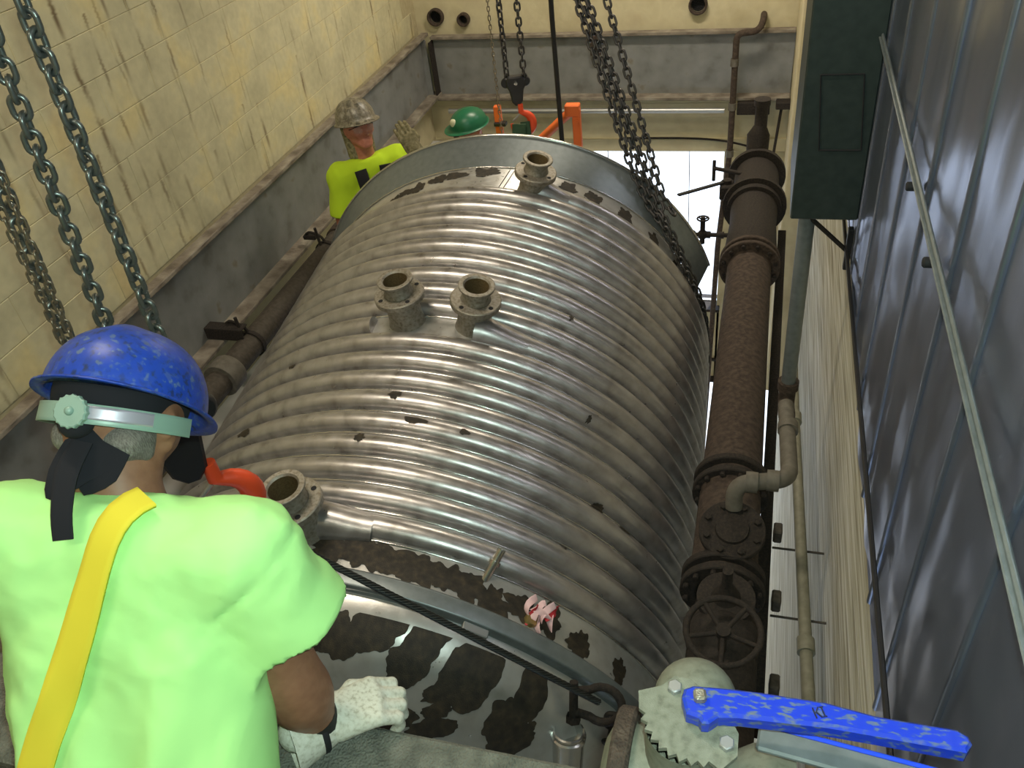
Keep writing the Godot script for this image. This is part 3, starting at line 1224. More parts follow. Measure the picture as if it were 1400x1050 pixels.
func left_side() -> void:
	var og := Vector3(-2.8, 3.31, -3.8)
	var t := thing("drain_pipe", og, "brown stained pipe hung along the left wall beside the tank", "pipe")
	var b := MB.new()
	b.tube([Vector3(0, 0, -0.98), Vector3(0, 0, 1.9)], 0.075, 24)
	part("pipe", b.mesh(), M.dark_pipe, t)
	b = MB.new()
	var f := frame_y(Vector3(0, 0, 0.66), Vector3(0, 0, 1))
	b.lathe([Vector2(0.074, -0.06), Vector2(0.1, -0.058), Vector2(0.104, -0.05), Vector2(0.104, 0.05), Vector2(0.1, 0.058), Vector2(0.074, 0.06)], 28, f)
	part("coupling", b.mesh(), M.grey_pipe, t, "grey coupling")
	b = MB.new()
	f = frame_y(Vector3(0, 0, -0.95), Vector3(0, 0, -1))
	b.lathe([Vector2(0.074, -0.06), Vector2(0.088, -0.058), Vector2(0.092, 0.05), Vector2(0.088, 0.058), Vector2(0.06, 0.06), Vector2(0.055, 0.0), Vector2(0, 0)], 28, f)
	part("end_collar", b.mesh(), M.rust, t)
	for z in [0.35, -0.72]:
		b = MB.new()
		b.lathe([Vector2(0.078, -0.014), Vector2(0.086, -0.014), Vector2(0.086, 0.014), Vector2(0.078, 0.014)], 24, frame_y(Vector3(0, 0, z), Vector3(0, 0, 1)))
		b.tube(smooth_path([Vector3(0, 0.08, z), Vector3(-0.02, 0.13, z + 0.01), Vector3(-0.1, 0.15, z), Vector3(-0.15, 0.11, z)], 0.02), 0.009, 8)
		b.tube([Vector3(-0.02, 0.07, z + 0.03), Vector3(-0.03, 0.2, z + 0.03)], 0.01, 8)
		b.box(Vector3(-0.1, 0.115, z), Vector3(0.09, 0.03, 0.04), 0.004)
		part("hanger", b.mesh(), M.dark_rust, t)
	b = mb_at(Vector3(-2.93, 3.44, -3.42))
	b.box(Vector3(-2.93, 3.44, -3.42), Vector3(0.27, 0.012, 0.075), 0.003)
	b.box(Vector3(-2.93, 3.405, -3.388), Vector3(0.27, 0.07, 0.012), 0.003)
	var o := part("angle_bracket", b.mesh(), M.dark_rust, self)
	o.position = Vector3(-2.93, 3.44, -3.42)
	tag(o, "short rusty angle iron sticking out over the left pipe", "bracket")
	b = MB.new()
	b.box(Vector3(-2.88, 2.8, -3.5), Vector3(0.44, 0.2, 7.8), 0.01)
	tag(part("trim_1", b.mesh(), M.pale_concrete, self), "pale concrete curb below the left pipe", "", "", "structure")

func handwheel(b: MB, at: Transform3D, r: float, w: float, spokes := 4) -> void:
	var path := []
	for k in 33:
		var a := TAU * k / 32
		path.append(at * Vector3(sin(a) * r, 0, cos(a) * r))
	b.tube(path, w, 8, false, at.basis.y)
	for k in spokes:
		var a := TAU * k / spokes
		b.tube([at * Vector3(0, -0.01, 0), at * Vector3(sin(a) * r, 0, cos(a) * r)], w * 0.8, 6)
	b.lathe([Vector2(0.0, -0.02), Vector2(w * 2.2, -0.02), Vector2(w * 2.2, 0.012), Vector2(0, 0.014)], 12, at)

func far_side() -> void:
	# pipe stubs through the far wall
	var holes := [[-2.9, 4.02, 0.062, "rusty pipe end in the far wall nearest the left corner"], [-2.64, 3.99, 0.045, "small pipe end beside the rusty one in the far wall corner"], [-0.59, 4.03, 0.065, "dark pipe hole alone in the middle of the cream far wall"]]
	for h in holes:
		var p := Vector3(h[0], h[1], -7.5)
		var t := thing("pipe_stub", p, h[3], "pipe")
		var b := MB.new()
		var f := frame_y(Vector3.ZERO, Vector3(0, 0, 1))
		var r: float = h[2]
		b.lathe([Vector2(r + 0.012, -0.05), Vector2(r + 0.012, 0.05), Vector2(r, 0.052), Vector2(r - 0.006, 0.045), Vector2(r - 0.006, -0.03), Vector2(0, -0.03)], 24, f)
		part("sleeve", b.mesh(), M.rust, t)
		b = MB.new()
		b.lathe([Vector2(r - 0.007, 0.0), Vector2(0, 0.0)], 20, f)
		part("bore", b.mesh(), M.black, t)
	# rusty drop pipe from an elbow in the far wall
	var b2 := mb_at(Vector3(-0.28, 3.0, -7.3))
	b2.tube(pipe_path([Vector3(-0.06, 3.93, -7.5), Vector3(-0.06, 3.93, -7.33), Vector3(-0.09, 3.86, -7.28), Vector3(-0.26, 3.85, -7.28), Vector3(-0.265, 2.85, -7.28), Vector3(-0.33, 1.9, -7.28), Vector3(-0.42, -2.4, -7.28)], 0.06), 0.026, 12)
	var t2 := thing("drop_pipe", Vector3(-0.28, 3.0, -7.3), "thin rusty pipe dropping from a wall elbow past the opening", "pipe")
	part("pipe", b2.mesh(), M.rust, t2)
	for y in [3.62, 3.25, 2.83, 2.5]:
		var b := mb_at(Vector3(-0.28, 3.0, -7.3))
		b.lathe([Vector2(0.026, -0.03), Vector2(0.034, -0.03), Vector2(0.034, 0.03), Vector2(0.026, 0.03)], 14, Transform3D(Basis(), Vector3(-0.265 if y > 2.8 else -0.288, y, -7.28)))
		part("coupling", b.mesh(), M.grey_pipe, t2)
	# far hoist hook block, hook and sling
	var og := Vector3(-1.49, 4.245, -5.02)
	hook_block("hoist_block", og, 0.6, "black hoist block hanging behind the tank from two chain falls", "hook", 0.3)
	hoist_hook(Vector3(-1.465, 4.115, -4.99), 0.95, "orange hoist hook below the far black block", 0.25)
	var s := thing("web_sling", Vector3(-1.46, 3.9, -4.97), "dark green and orange web sling hanging in the far orange hook", "sling")
	var b := MB.new()
	ribbon(b, [Vector3(-0.01, 0.14, 0.04), Vector3(-0.015, 0.03, 0.05), Vector3(-0.02, -0.2, 0.05)], [Vector3(0.2, 0, 1), Vector3(0.2, 0, 1), Vector3(0.2, 0, 1)], 0.085, 0.014)
	part("strap", b.mesh(), M.sling_green, s)
	b = MB.new()
	ribbon(b, [Vector3(0.02, 0.14, 0.0), Vector3(0.03, 0.0, 0.02), Vector3(0.05, -0.2, 0.02)], [Vector3(0.2, 0, 1), Vector3(0.2, 0, 1), Vector3(0.2, 0, 1)], 0.06, 0.014)
	part("strap", b.mesh(), M.sling_green, s)
	b = MB.new()
	ribbon(b, [Vector3(-0.025, 0.06, 0.062), Vector3(-0.03, -0.2, 0.068)], [Vector3(0.2, 0, 1), Vector3(0.2, 0, 1)], 0.07, 0.008)
	part("sleeve", b.mesh(), M.orange, s, "orange wear sleeve")
	# tag line and orange gantry
	b = MB.new()
	b.tube([Vector3(0, 3.9, -0.05), Vector3(-0.02, 0.8, 0), Vector3(0.0, -0.1, 0.05)], 0.016, 10)
	var o := part("hanging_rod", b.mesh(), M.black_paint, self)
	o.position = Vector3(-1.29, 3.75, -5.35)
	tag(o, "thin black rod hanging straight down beside the orange frame", "rod")
	og = Vector3(-1.215, -2.5, -5.45)
	var g := thing("orange_gantry", og, "orange angled steel frame showing above the tank rim", "frame")
	b = mb_at(og)
	b.tube([Vector3(-1.55, 3.66, -5.45), Vector3(-1.23, 3.94, -5.45)], 0.03, 4)
	part("brace", b.mesh(), M.orange, g)
	b = mb_at(og)
	b.box(Vector3(-1.215, 0.72, -5.45), Vector3(0.055, 6.44, 0.05), 0.006)
	part("post", b.mesh(), M.orange, g)
	b = mb_at(og)
	b.box(Vector3(-1.24, 3.93, -5.45), Vector3(0.1, 0.08, 0.065), 0.006)
	b.lathe([Vector2(0.014, 0), Vector2(0.014, 0.012), Vector2(0, 0.012)], 6, frame_y(Vector3(-1.21, 3.86, -5.42), Vector3(0, 0, 1)))
	part("gusset", b.mesh(), M.orange, g)
	og = Vector3(-2.03, 2.4, -6.32)
	g = thing("orange_stand", og, "orange post with a foot just right of the green hard hat", "frame")
	b = mb_at(og)
	b.box(Vector3(-2.05, 3.02, -6.32), Vector3(0.055, 1.24, 0.05), 0.005)
	part("post", b.mesh(), M.orange, g)
	b = mb_at(og)
	b.box(Vector3(-2.03, 3.5, -6.3), Vector3(0.1, 0.03, 0.06), 0.005)
	part("clamp", b.mesh(), M.black_paint, g)
	# loose wires by the corner
	b = MB.new()
	b.tube(smooth_path([Vector3(-2.75, 3.2, -7.3), Vector3(-2.6, 3.0, -7.28), Vector3(-2.52, 2.85, -7.26), Vector3(-2.66, 2.7, -7.25), Vector3(-2.62, 2.3, -7.25)], 0.05), 0.008, 6)
	b.tube(smooth_path([Vector3(-2.52, 2.85, -7.26), Vector3(-2.55, 2.7, -7.27), Vector3(-2.7, 2.3, -7.25)], 0.05), 0.008, 6)
	tag(part("loose_wire", b.mesh(), M.black, self), "loose black wire dangling on the far wall by the corner", "wire")
	# round rusty pipe end behind the first worker's hand
	var t3 := thing("pipe_end", Vector3(-2.32, 3.05, -6.3), "dark rusty domed pipe cap just above the tank rim", "pipe")
	b = MB.new()
	b.lathe([Vector2(0.12, -0.65), Vector2(0.12, 0.36), Vector2(0.11, 0.42), Vector2(0.07, 0.46), Vector2(0, 0.475)], 24)
	part("cap", b.mesh(), M.rust, t3)
	# eye rod in the right corner
	b = MB.new()
	b.tube([Vector3(0.14, 3.25, -7.28), Vector3(0.1, 2.75, -7.28)], 0.012, 8)
	b.tube(smooth_path([Vector3(0.1, 2.75, -7.28), Vector3(0.06, 2.7, -7.28), Vector3(0.1, 2.62, -7.28), Vector3(0.14, 2.7, -7.28), Vector3(0.1, 2.75, -7.28)], 0.02), 0.013, 8)
	b.box(Vector3(0.1, 2.53, -7.28), Vector3(0.06, 0.18, 0.05), 0.008)
	b.box(Vector3(0.16, 3.28, -7.24), Vector3(0.14, 0.06, 0.1), 0.006)
	tag(part("eye_rod", b.mesh(), M.dark_rust, self), "dark eye rod hanging in the right far corner", "rod")
	b = MB.new()
	b.box(Vector3(-0.09, 3.22, -7.32), Vector3(0.27, 0.11, 0.05), 0.006)
	b.lathe([Vector2(0.012, 0), Vector2(0.012, 0.01), Vector2(0, 0.01)], 6, frame_y(Vector3(-0.09, 3.22, -7.295), Vector3(0, 0, 1)))
	tag(part("channel_stub", b.mesh(), M.dark_rust, self), "short rusty channel under the far beam near the drop pipe", "bracket")
	# sagging cable under the far beam
	b = MB.new()
	b.tube(smooth_path([Vector3(-1.2, 2.9, -7.45), Vector3(-0.5, 2.89, -7.45), Vector3(-0.1, 2.83, -7.42), Vector3(0.15, 2.72, -7.4)], 0.06), 0.01, 8)
	tag(part("wall_cable", b.mesh(), M.dark_rust, self), "dark cable running along the wall just over the bright opening", "cable")

func hook_block(called: String, og: Vector3, k: float, label: String, cat: String, yaw: float) -> void:
	var t := thing(called, og, label, cat)
	t.rotation.y = yaw
	var b := MB.new()
	b.prism([Vector2(-.1, .08) * k, Vector2(-.07, .11) * k, Vector2(.07, .11) * k, Vector2(.1, .08) * k, Vector2(.1, .02) * k, Vector2(.075, -.03) * k, Vector2(.055, -.15) * k, Vector2(.02, -.19) * k, Vector2(-.02, -.19) * k, Vector2(-.055, -.15) * k, Vector2(-.075, -.03) * k, Vector2(-.1, .02) * k], 0.1 * k, Transform3D(), 0.008)
	part("block_body", b.mesh(), M.black_paint, t)
	for s in [-1.0, 1.0]:
		b = MB.new()
		b.lathe([Vector2(0, -0.02), Vector2(0.045, -0.02), Vector2(0.052, -0.01), Vector2(0.052, 0.01), Vector2(0.045, 0.02), Vector2(0, 0.02)], 20, Transform3D(Basis(Vector3.RIGHT, PI / 2).scaled(Vector3.ONE * k), Vector3(s * 0.1 * k, 0.045 * k, 0)))
		part("side_boss", b.mesh(), M.black_paint, t)
	b = MB.new()
	b.lathe([Vector2(0.012, -0.06), Vector2(0.012, 0.06), Vector2(0, 0.062)], 6, Transform3D(Basis(Vector3.RIGHT, PI / 2), Vector3(0, 0.06 * k, 0)))
	part("pin", b.mesh(), M.bright_steel, t)

func hoist_hook(og: Vector3, k: float, label: String, yaw: float) -> void:
	# og is the shank top; the bowl hangs below
	var t := thing("hoist_hook", og, label, "hook")
	t.rotation.y = yaw
	var path := [Vector3(0, 0.03, 0), Vector3(0, -0.02, 0)]
	var rad := [0.017, 0.019]
	for i in 19:
		var a := deg_to_rad(75.0 - 255.0 * i / 18.0)
		path.append(Vector3(cos(a) * 0.068, -0.095 + sin(a) * 0.068, 0))
		rad.append(0.019 + 0.013 * sin(PI * clampf(i / 15.0, 0, 1)) - 0.008 * maxf(0, (i - 14) / 4.0))
	for i in path.size():
		path[i] *= k
		rad[i] *= k
	var b := MB.new()
	b.tube(path, rad, 14)
	part("hook_body", b.mesh(), M.hook_red, t)
	b = MB.new()
	b.tube([Vector3(-0.012, -0.035, 0) * k, Vector3(-0.06, -0.075, 0) * k], 0.006 * k, 6)
	part("safety_latch", b.mesh(), M.galv, t)

func link_mesh(p: float, d: float) -> ArrayMesh:
	var rc := 1.2 * d
	var hs := (p + d) * 0.5 - rc
	var path := []
	for k in 9:
		var a := PI * k / 8.0
		path.append(Vector3(cos(a) * rc, hs + sin(a) * rc, 0))
	for k in 9:
		var a := PI + PI * k / 8.0
		path.append(Vector3(cos(a) * rc, -hs + sin(a) * rc, 0))
	path.append(path[0])
	var b := MB.new()
	b.tube(path, d * 0.5, 8, false, Vector3(0, 0, 1))
	return b.mesh()

func chain(called: String, pts: Array, p: float, mesh: Mesh, m: Material, label: String, group := "", twist := 0.0) -> void:
	var cv := Curve3D.new()
	for k in pts.size():
		var a: Vector3 = pts[maxi(k - 1, 0)]
		var c: Vector3 = pts[mini(k + 1, pts.size() - 1)]
		var t := (c - a) / 6.0
		cv.add_point(pts[k], -t, t)
	var n := int(cv.get_baked_length() / p)
	var og: Vector3 = pts[0]
	var th := thing(called, og, label, "chain", group)
	for k in n:
		var q := cv.sample_baked((k + 0.5) * p, true)
		var q2 := cv.sample_baked((k + 0.5) * p + 0.01, true)
		var f := frame_y(Vector3.ZERO, q2 - q, Vector3(sin(twist), 0, cos(twist)))
		var o := part("link", mesh, m, th)
		o.transform = Transform3D(f.basis * Basis(Vector3.UP, (PI / 2 if k % 2 else 0.0) + twist + 0.12 * sin(k * 1.7)), q - og)

func chains() -> void:
	var big := link_mesh(0.035, 0.0125)
	var small := link_mesh(0.026, 0.006)
	# near hoist behind the worker's hat
	hook_block("hoist_block", Vector3(-1.42, 4.66, -1.33), 0.85, "black near hoist block half hidden by the blue hard hat", "hook", 0.7)
	hoist_hook(Vector3(-1.368, 4.5, -1.345), 1.15, "orange hoist hook peeking out beside the blue hard hat", 0.7)
	chain("lifting_chain", [Vector3(-1.342, 4.74, -1.337), Vector3(-1.235, 7.7, -1.337)], 0.035, big, M.chain, "rightmost heavy steel chain dropping behind the blue hard hat", "", 0.05)
	chain("lifting_chain", [Vector3(-1.455, 4.74, -1.296), Vector3(-1.175, 7.7, -1.296)], 0.035, big, M.chain, "middle heavy steel chain above the blue hard hat", "", 0.25)
	chain("lifting_chain", [Vector3(-1.585, 4.72, -1.29), Vector3(-1.27, 7.7, -1.29)], 0.035, big, M.chain, "leftmost heavy steel chain above the blue hard hat", "", -0.15)
	chain("hand_chain", [Vector3(-1.44, 4.3, -1.22), Vector3(-1.49, 5.05, -1.25), Vector3(-1.2, 7.7, -1.25)], 0.026, small, M.brass_chain, "thin hand chain hanging between the heavy chains, right strand", "", 0.3)
	chain("hand_chain", [Vector3(-1.48, 4.3, -1.2), Vector3(-1.525, 5.05, -1.25), Vector3(-1.28, 7.7, -1.22)], 0.026, small, M.brass_chain, "thin hand chain hanging between the heavy chains, left strand", "", 1.1)
	# far hoist falls
	var mid := link_mesh(0.04, 0.0125)
	chain("lifting_chain", [Vector3(-1.545, 4.28, -5.03), Vector3(-1.57, 7.7, -5.1)], 0.04, mid, M.dark_chain, "left fall of the two chains carrying the far hoist block", "", 0.5)
	chain("lifting_chain", [Vector3(-1.435, 4.28, -5.03), Vector3(-1.46, 7.7, -5.1)], 0.04, mid, M.dark_chain, "right fall of the two chains carrying the far hoist block", "", 0.2)
	chain("hand_chain", [Vector3(-1.62, 3.7, -5.02), Vector3(-1.60, 7.7, -5.08)], 0.026, small, M.brass_chain, "thin hand chain hanging past the far hoist block", "", 0.2)
	# sling chains on the right of the tank
	var cl := link_mesh(0.044, 0.0135)
	var defs := [
		[[Vector3(-1.0, 4.93, -4.545), 0.0], 38.5, 0.0, "leftmost strand of the sling chains wrapped round the tank's right flank", 0.2],
		[[Vector3(-0.97, 4.92, -4.55), 0.0], 41.5, 0.03, "second strand of the sling chains wrapped round the tank's right flank", 0.9],
		[[Vector3(-0.945, 4.915, -4.562), 0.0], 44.0, 0.06, "third strand of the sling chains wrapped round the tank's right flank", 1.3]]
	for d in defs:
		var top: Vector3 = d[0][0]
		var th: float = d[1]
		var off: float = d[2]
		var a := tpt(4.0 + off * .5, th, 1.235)
		var pts := [top + (top - a) * 1.6, top, a]
		for q in [[3.86, 50.0, 1.2], [3.765, 63.0, 1.178], [3.72, 74.0, 1.176], [3.66, 84.0, 1.176], [3.62, 100.0, 1.176], [3.6, 125.0, 1.176]]:
			pts.append(tpt(q[0] + off * 0.9, q[1] + (th - 40.0) * 0.2, q[2]))
		chain("sling_chain", pts, 0.044, cl, M.dark_chain, d[3], "", d[4])
	var a2 := tpt(4.0, 47.0, 1.25)
	var t2 := Vector3(-0.845, 4.906, -4.582)
	chain("sling_chain", [t2 + (t2 - a2) * 1.6, t2, a2, tpt(3.93, 52, 1.25)], 0.044, cl, M.dark_chain, "single chain strand hanging apart on the right of the sling bundle", "", 0.0)
	# wire rope across the near head
	var hs := func(u: float, w: float, up: float) -> Vector3:
		var r2 := u * u + w * w
		var s := 1.3 - 0.53 * sqrt(maxf(0.0, 1.0 - r2 / (1.13 * 1.13))) - up
		return TO + TA * s + TR * u + TU * w
	var ctr := smooth_path([Vector3(-1.30, 4.40, -1.24), Vector3(-1.191, 4.331, -1.293), Vector3(-1.099, 4.223, -1.317), Vector3(-0.70, 3.905, -1.352), Vector3(-0.35, 3.62, -1.385)], 0.006)
	var og: Vector3 = ctr[0]
	var t := thing("wire_rope", og, "dark twisted wire rope slung across the near end of the tank", "rope")
	for st in 6:
		var path := []
		for k in ctr.size():
			var tan: Vector3 = (ctr[mini(k + 1, ctr.size() - 1)] - ctr[maxi(k - 1, 0)]).normalized()
			var f := frame_y(Vector3.ZERO, tan)
			var ang: float = k * 0.42 + TAU * st / 6
			path.append(ctr[k] - og + f.basis.x * cos(ang) * 0.0065 + f.basis.z * sin(ang) * 0.0065)
		var b := MB.new()
		b.tube(path, 0.0042, 6)
		part("strand", b.mesh(), M.rope, t)
	# shackle at the end of the rope
	var c0 := Vector3(-0.34, 3.61, -1.385)
	var sh := thing("shackle", c0, "large dark shackle at the lower end of the wire rope", "shackle")
	var b := MB.new()
	var fx := frame_z(Vector3.ZERO, -TA + Vector3(0, 0.6, 0), TR)
	var bow := []
	for k in 17:
		var a := deg_to_rad(-40.0 + 260.0 * k / 16.0)
		bow.append(fx * Vector3(cos(a) * 0.06, sin(a) * 0.06, 0))
	bow.push_front(fx * Vector3(0.035, -0.09, 0))
	bow.append(fx * Vector3(-0.035, -0.09, 0))
	b.tube(bow, 0.013, 12)
	part("bow", b.mesh(), M.dark_rust, sh)
	b = MB.new()
	b.tube([fx * Vector3(-0.065, -0.09, 0), fx * Vector3(0.065, -0.09, 0)], 0.014, 12)
	b.lathe([Vector2(0.024, -0.012), Vector2(0.024, 0.012), Vector2(0, 0.012)], 6, frame_y(fx * Vector3(0.06, -0.09, 0), fx.basis.x))
	part("pin", b.mesh(), M.dark_rust, sh)
	var c1: Vector3 = hs.call(0.97, 0.56, 0.06)
	chain("anchor_chain", [c0 + Vector3(0.03, -0.06, 0), hs.call(0.95, 0.58, 0.06), c1, hs.call(0.98, 0.36, 0.05)], 0.06, link_mesh(0.06, 0.017), M.dark_rust, "short heavy chain hanging from the shackle at the near head", "", 0.4)
	# crumpled tape round a brass plug
	var og2 := tpt(1.365, 37.6, RT + 0.01)
	t = thing("barrier_tape", og2, "crumpled pink and white tape tied round a brass plug on the tank", "tape")
	var rng := RandomNumberGenerator.new()
	rng.seed = 44
	for k in 9:
		b = MB.new()
		var path := []
		var nr := []
		var base := TU * rng.randf_range(-0.01, 0.03) + TR * rng.randf_range(-0.035, 0.045) + TA * rng.randf_range(-0.02, 0.05)
		var dir := Vector3(rng.randf_range(-1, 1), rng.randf_range(-0.3, 0.7), rng.randf_range(-1, 1)).normalized()
		var bend := Vector3(rng.randf_range(-1, 1), rng.randf_range(0, 1), rng.randf_range(-1, 1))
		for i in 7:
			var f := i / 6.0 - 0.5
			path.append(base + dir * f * 0.07 + bend * (0.25 - f * f) * 0.06)
			nr.append((bend + Vector3(0, 0.6, 0.6)).rotated(dir, f * 2.0))
		ribbon(b, path, nr, 0.024, 0.002)
		part("tape_strip", b.mesh(), M.tape_red if k % 4 == 3 else M.tape_pink, t)
	b = MB.new()
	b.lathe([Vector2(0.024, -0.02), Vector2(0.024, 0.018), Vector2(0.02, 0.026), Vector2(0, 0.026)], 8, frame_y(-TR * 0.03 - TA * 0.01, tdir(37), TA))
	tag(part("brass_plug", mb_shift(b, og2), M.brass, self), "small brass plug under the crumpled tape", "plug")

func right_side() -> void:
	# cross-broken sheet metal wall above the flaking one
	var w := thing("wall_cladding", Vector3(0.37, 6.0, -2.0), "dark buckled sheet metal cladding on the right with standing seams", "", "", "structure")
	var zs := [-7.4, -6.6, -5.8, -5.0, -4.2, -3.5, -2.84, -2.5, -2.15, -1.81, -1.47, -1.19, -0.87, -0.5, -0.1, 0.4, 0.9, 1.4, 1.9]
	var nz := FastNoiseLite.new()
	nz.seed = 21
	nz.frequency = 0.8
	for k in zs.size() - 1:
		var za: float = zs[k]
		var zb: float = zs[k + 1]
		var rows := []
		var ny := 60 if za > -3.6 and zb < 0.2 else 8
		var nxx := 12
		for j in ny + 1:
			var row := []
			for i in nxx + 1:
				var f := i / float(nxx)
				var z := lerpf(za, zb, f)
				var y0 := 4.33 - 0.1 * maxf(0.0, z + 3.1) if z > -3.1 else 4.33
				var y := lerpf(y0, 7.98, pow(j / float(ny), 1.4))
				var e := sin(PI * f)
				var d := (nz.get_noise_3d(z * 2.2, y * 0.8, k * 9.0) * 0.02 + nz.get_noise_3d(z * 6.0 + 40, y * 1.6, k * 5.0) * 0.008) * e
				row.append(Vector3(0.35 + d - 0.37, y - 6.0, z + 2.0))
			rows.append(row)
		var b := MB.new()
		b.sheet(rows)
		if b.n[b.n.size() / 2].x > 0:
			for q in b.n.size():
				b.n[q] = -b.n[q]
			for q in range(0, b.ix.size(), 3):
				var s := b.ix[q + 1]
				b.ix[q + 1] = b.ix[q + 2]
				b.ix[q + 2] = s
		var back := Vector3(0.02, 0, 0)
		b.flat([rows[0][0], rows[0][nxx], rows[0][nxx] + back, rows[0][0] + back], Vector3(0, -1, 0))
		part("panel", b.mesh(), M.sheet_metal, w)
		b = MB.new()
		var yb := 4.33 - 0.1 * maxf(0.0, zb + 3.1)
		b.tube([Vector3(-0.018, yb - 6.0, zb + 2.0), Vector3(-0.02, 5.1 - 6.0, zb + 2.0 + 0.012), Vector3(-0.018, 1.98, zb + 2.0)], 0.009, 8)
		part("standing_seam", b.mesh(), M.sheet_metal, w)
	var b := MB.new()
	b.box(Vector3(-0.038, -1.655, 0.35), Vector3(0.012, 0.014, 3.7), 0.003)
	part("edge_trim", b.mesh(), M.black_paint, w)
	# stiffener rail along the cladding
	var og := Vector3(0.33, 5.14, -1.2)
	var t := thing("stiffener_rail", og, "long pale rail running up the sheet metal cladding", "rail")
	b = MB.new()
	b.box(Vector3(0, 0, 0), Vector3(0.008, 0.011, 3.3), 0.003)
	b.box(Vector3(-0.006, -0.006, 0), Vector3(0.009, 0.004, 3.3), 0.002)
	part("angle", b.mesh(), M.primer_grey, t)
	for z in [-0.68, -0.35]:
		b = MB.new()
		b.lathe([Vector2(0, -0.01), Vector2(0.011, -0.01), Vector2(0.011, 0.012), Vector2(0.008, 0.015), Vector2(0, 0.015)], 8, frame_y(Vector3(-0.0, -0.035, z), Vector3(-1, 0, 0)))
		part("bolt", b.mesh(), M.black, t)
	# dark green box
	og = Vector3(0.235, 4.485, -3.15)
	t = thing("control_box", og, "dark green steel box high on the right with a square scribed cover", "box")
	b = MB.new()
	b.box(Vector3(0, 0.75, 0), Vector3(0.23, 1.5, 0.5), 0.005)
	part("cabinet", b.mesh(), M.box_green, t)
	b = mb_at(og)
	var c := [Vector3(0.168, 5.006, -2.897), Vector3(0.30, 5.006, -2.897), Vector3(0.325, 4.75, -2.897), Vector3(0.19, 4.75, -2.897)]
	for k in 4:
		b.tube([c[k], c[(k + 1) % 4]], 0.0028, 6)
	part("cover_seam", b.mesh(), M.black, t)
	b = mb_at(og)
	b.tube([Vector3(0.185, 4.47, -2.96), Vector3(0.335, 4.33, -2.96)], 0.009, 8)
	part("brace", b.mesh(), M.dark_rust, t)
	b = mb_at(og)
	b.box(Vector3(0.338, 4.35, -2.94), Vector3(0.02, 0.17, 0.03), 0.003)
	part("mounting_strap", b.mesh(), M.black_paint, t)
	# grey conduit from the box with its elbows
	og = Vector3(0.188, 3.6, -2.98)
	t = thing("grey_conduit", og, "grey conduit dropping from the dark green box to an elbow", "pipe")
	b = mb_at(og)
	b.tube([Vector3(0.183, 4.49, -2.98), Vector3(0.188, 3.62, -2.98)], 0.03, 16)
	part("pipe", b.mesh(), M.primer_grey, t)
	b = mb_at(og)
	b.tube(pipe_path([Vector3(0.188, 3.66, -2.98), Vector3(0.188, 3.56, -2.98), Vector3(0.185, 3.64, -2.8)], 0.04), 0.035, 16)
	b.lathe([Vector2(0.03, -0.02), Vector2(0.044, -0.02), Vector2(0.044, 0.02), Vector2(0.03, 0.02)], 18, frame_y(Vector3(0.188, 3.66, -2.98), Vector3.UP))
	part("elbow", b.mesh(), M.rust, t)
	# pipe bridging from the conduit line over the rusty main
	og = Vector3(0.1, 3.7, -2.34)
	t = thing("branch_pipe", og, "grey brown pipe with two elbows bridging onto the blind flange", "pipe")
	b = mb_at(og)
	b.tube(pipe_path([Vector3(0.18, 3.66, -2.84), Vector3(0.195, 3.7, -2.36), Vector3(0.0, 3.7, -2.31), Vector3(0.003, 3.602, -2.28)], 0.06), 0.032, 18)
	part("pipe", b.mesh(), M.grey_pipe, t)
	for q in [[Vector3(0.188, 3.675, -2.68), Vector3(0, 0, 1)], [Vector3(0.135, 3.7, -2.345), Vector3(1, 0, 0)], [Vector3(0.06, 3.7, -2.325), Vector3(1, 0, 0)]]:
		b = mb_at(og)
		b.lathe([Vector2(0.03, -0.022), Vector2(0.04, -0.022), Vector2(0.041, 0), Vector2(0.04, 0.022), Vector2(0.03, 0.022)], 18, frame_y(q[0], q[1]))
		part("elbow_collar", b.mesh(), M.grey_pipe, t)
	# rusty main
	og = Vector3(-0.015, 3.4, -3.6)
	t = thing("rusty_main", og, "big rust brown pipe lying along the right of the tank with bolted flanges", "pipe")
	b = MB.new()
	var fz := frame_y(Vector3.ZERO, Vector3(0, 0, 1))
	b.lathe([Vector2(0.122, -2.1), Vector2(0.124, 1.56)], 40, fz)
	part("pipe", b.mesh(), M.rust, t)
	for z in [-0.78, -0.84, 0.98, 1.05, 1.5, 1.56]:
		b = MB.new()
		disc(b, frame_y(Vector3(0, 0, z), Vector3(0, 0, 1)), 0.172 if z < 0 else 0.155, 0.032, 0.1)
		var fl := part("flange", b.mesh(), M.dark_rust if z > 0 else M.rust, t)
		if z in [-0.78, 1.05, 1.56]:
			bolt_ring(fl, frame_y(Vector3(0, 0, z + 0.016), Vector3(0, 0, 1)), 0.148 if z < 0 else 0.135, 12, 0.018)
	b = MB.new()
	b.lathe([Vector2(0.12, 0.9), Vector2(0.135, 0.92), Vector2(0.138, 0.97)], 32, fz)
	part("hub", b.mesh(), M.rust, t)
	# blind flange on a short branch
	var fb := frame_y(Vector3(0.018, 0.0, 1.36), Vector3(0, 1, 0.25))
	b = MB.new()
	b.lathe([Vector2(0.09, 0.0), Vector2(0.09, 0.15)], 28, fb)
	part("branch", b.mesh(), M.dark_rust, t)
	b = MB.new()
	disc(b, Transform3D(fb.basis, fb * Vector3(0, 0.165, 0)), 0.122, 0.03)
	b.lathe([Vector2(0.065, 0.17), Vector2(0.06, 0.192), Vector2(0, 0.195)], 28, fb)
	var bf := part("blind_flange", b.mesh(), M.dark_rust, t)
	bolt_ring(bf, Transform3D(fb.basis, fb * Vector3(0, 0.18, 0)), 0.097, 8, 0.016, 0.014)
	# far valve stack
	b = MB.new()
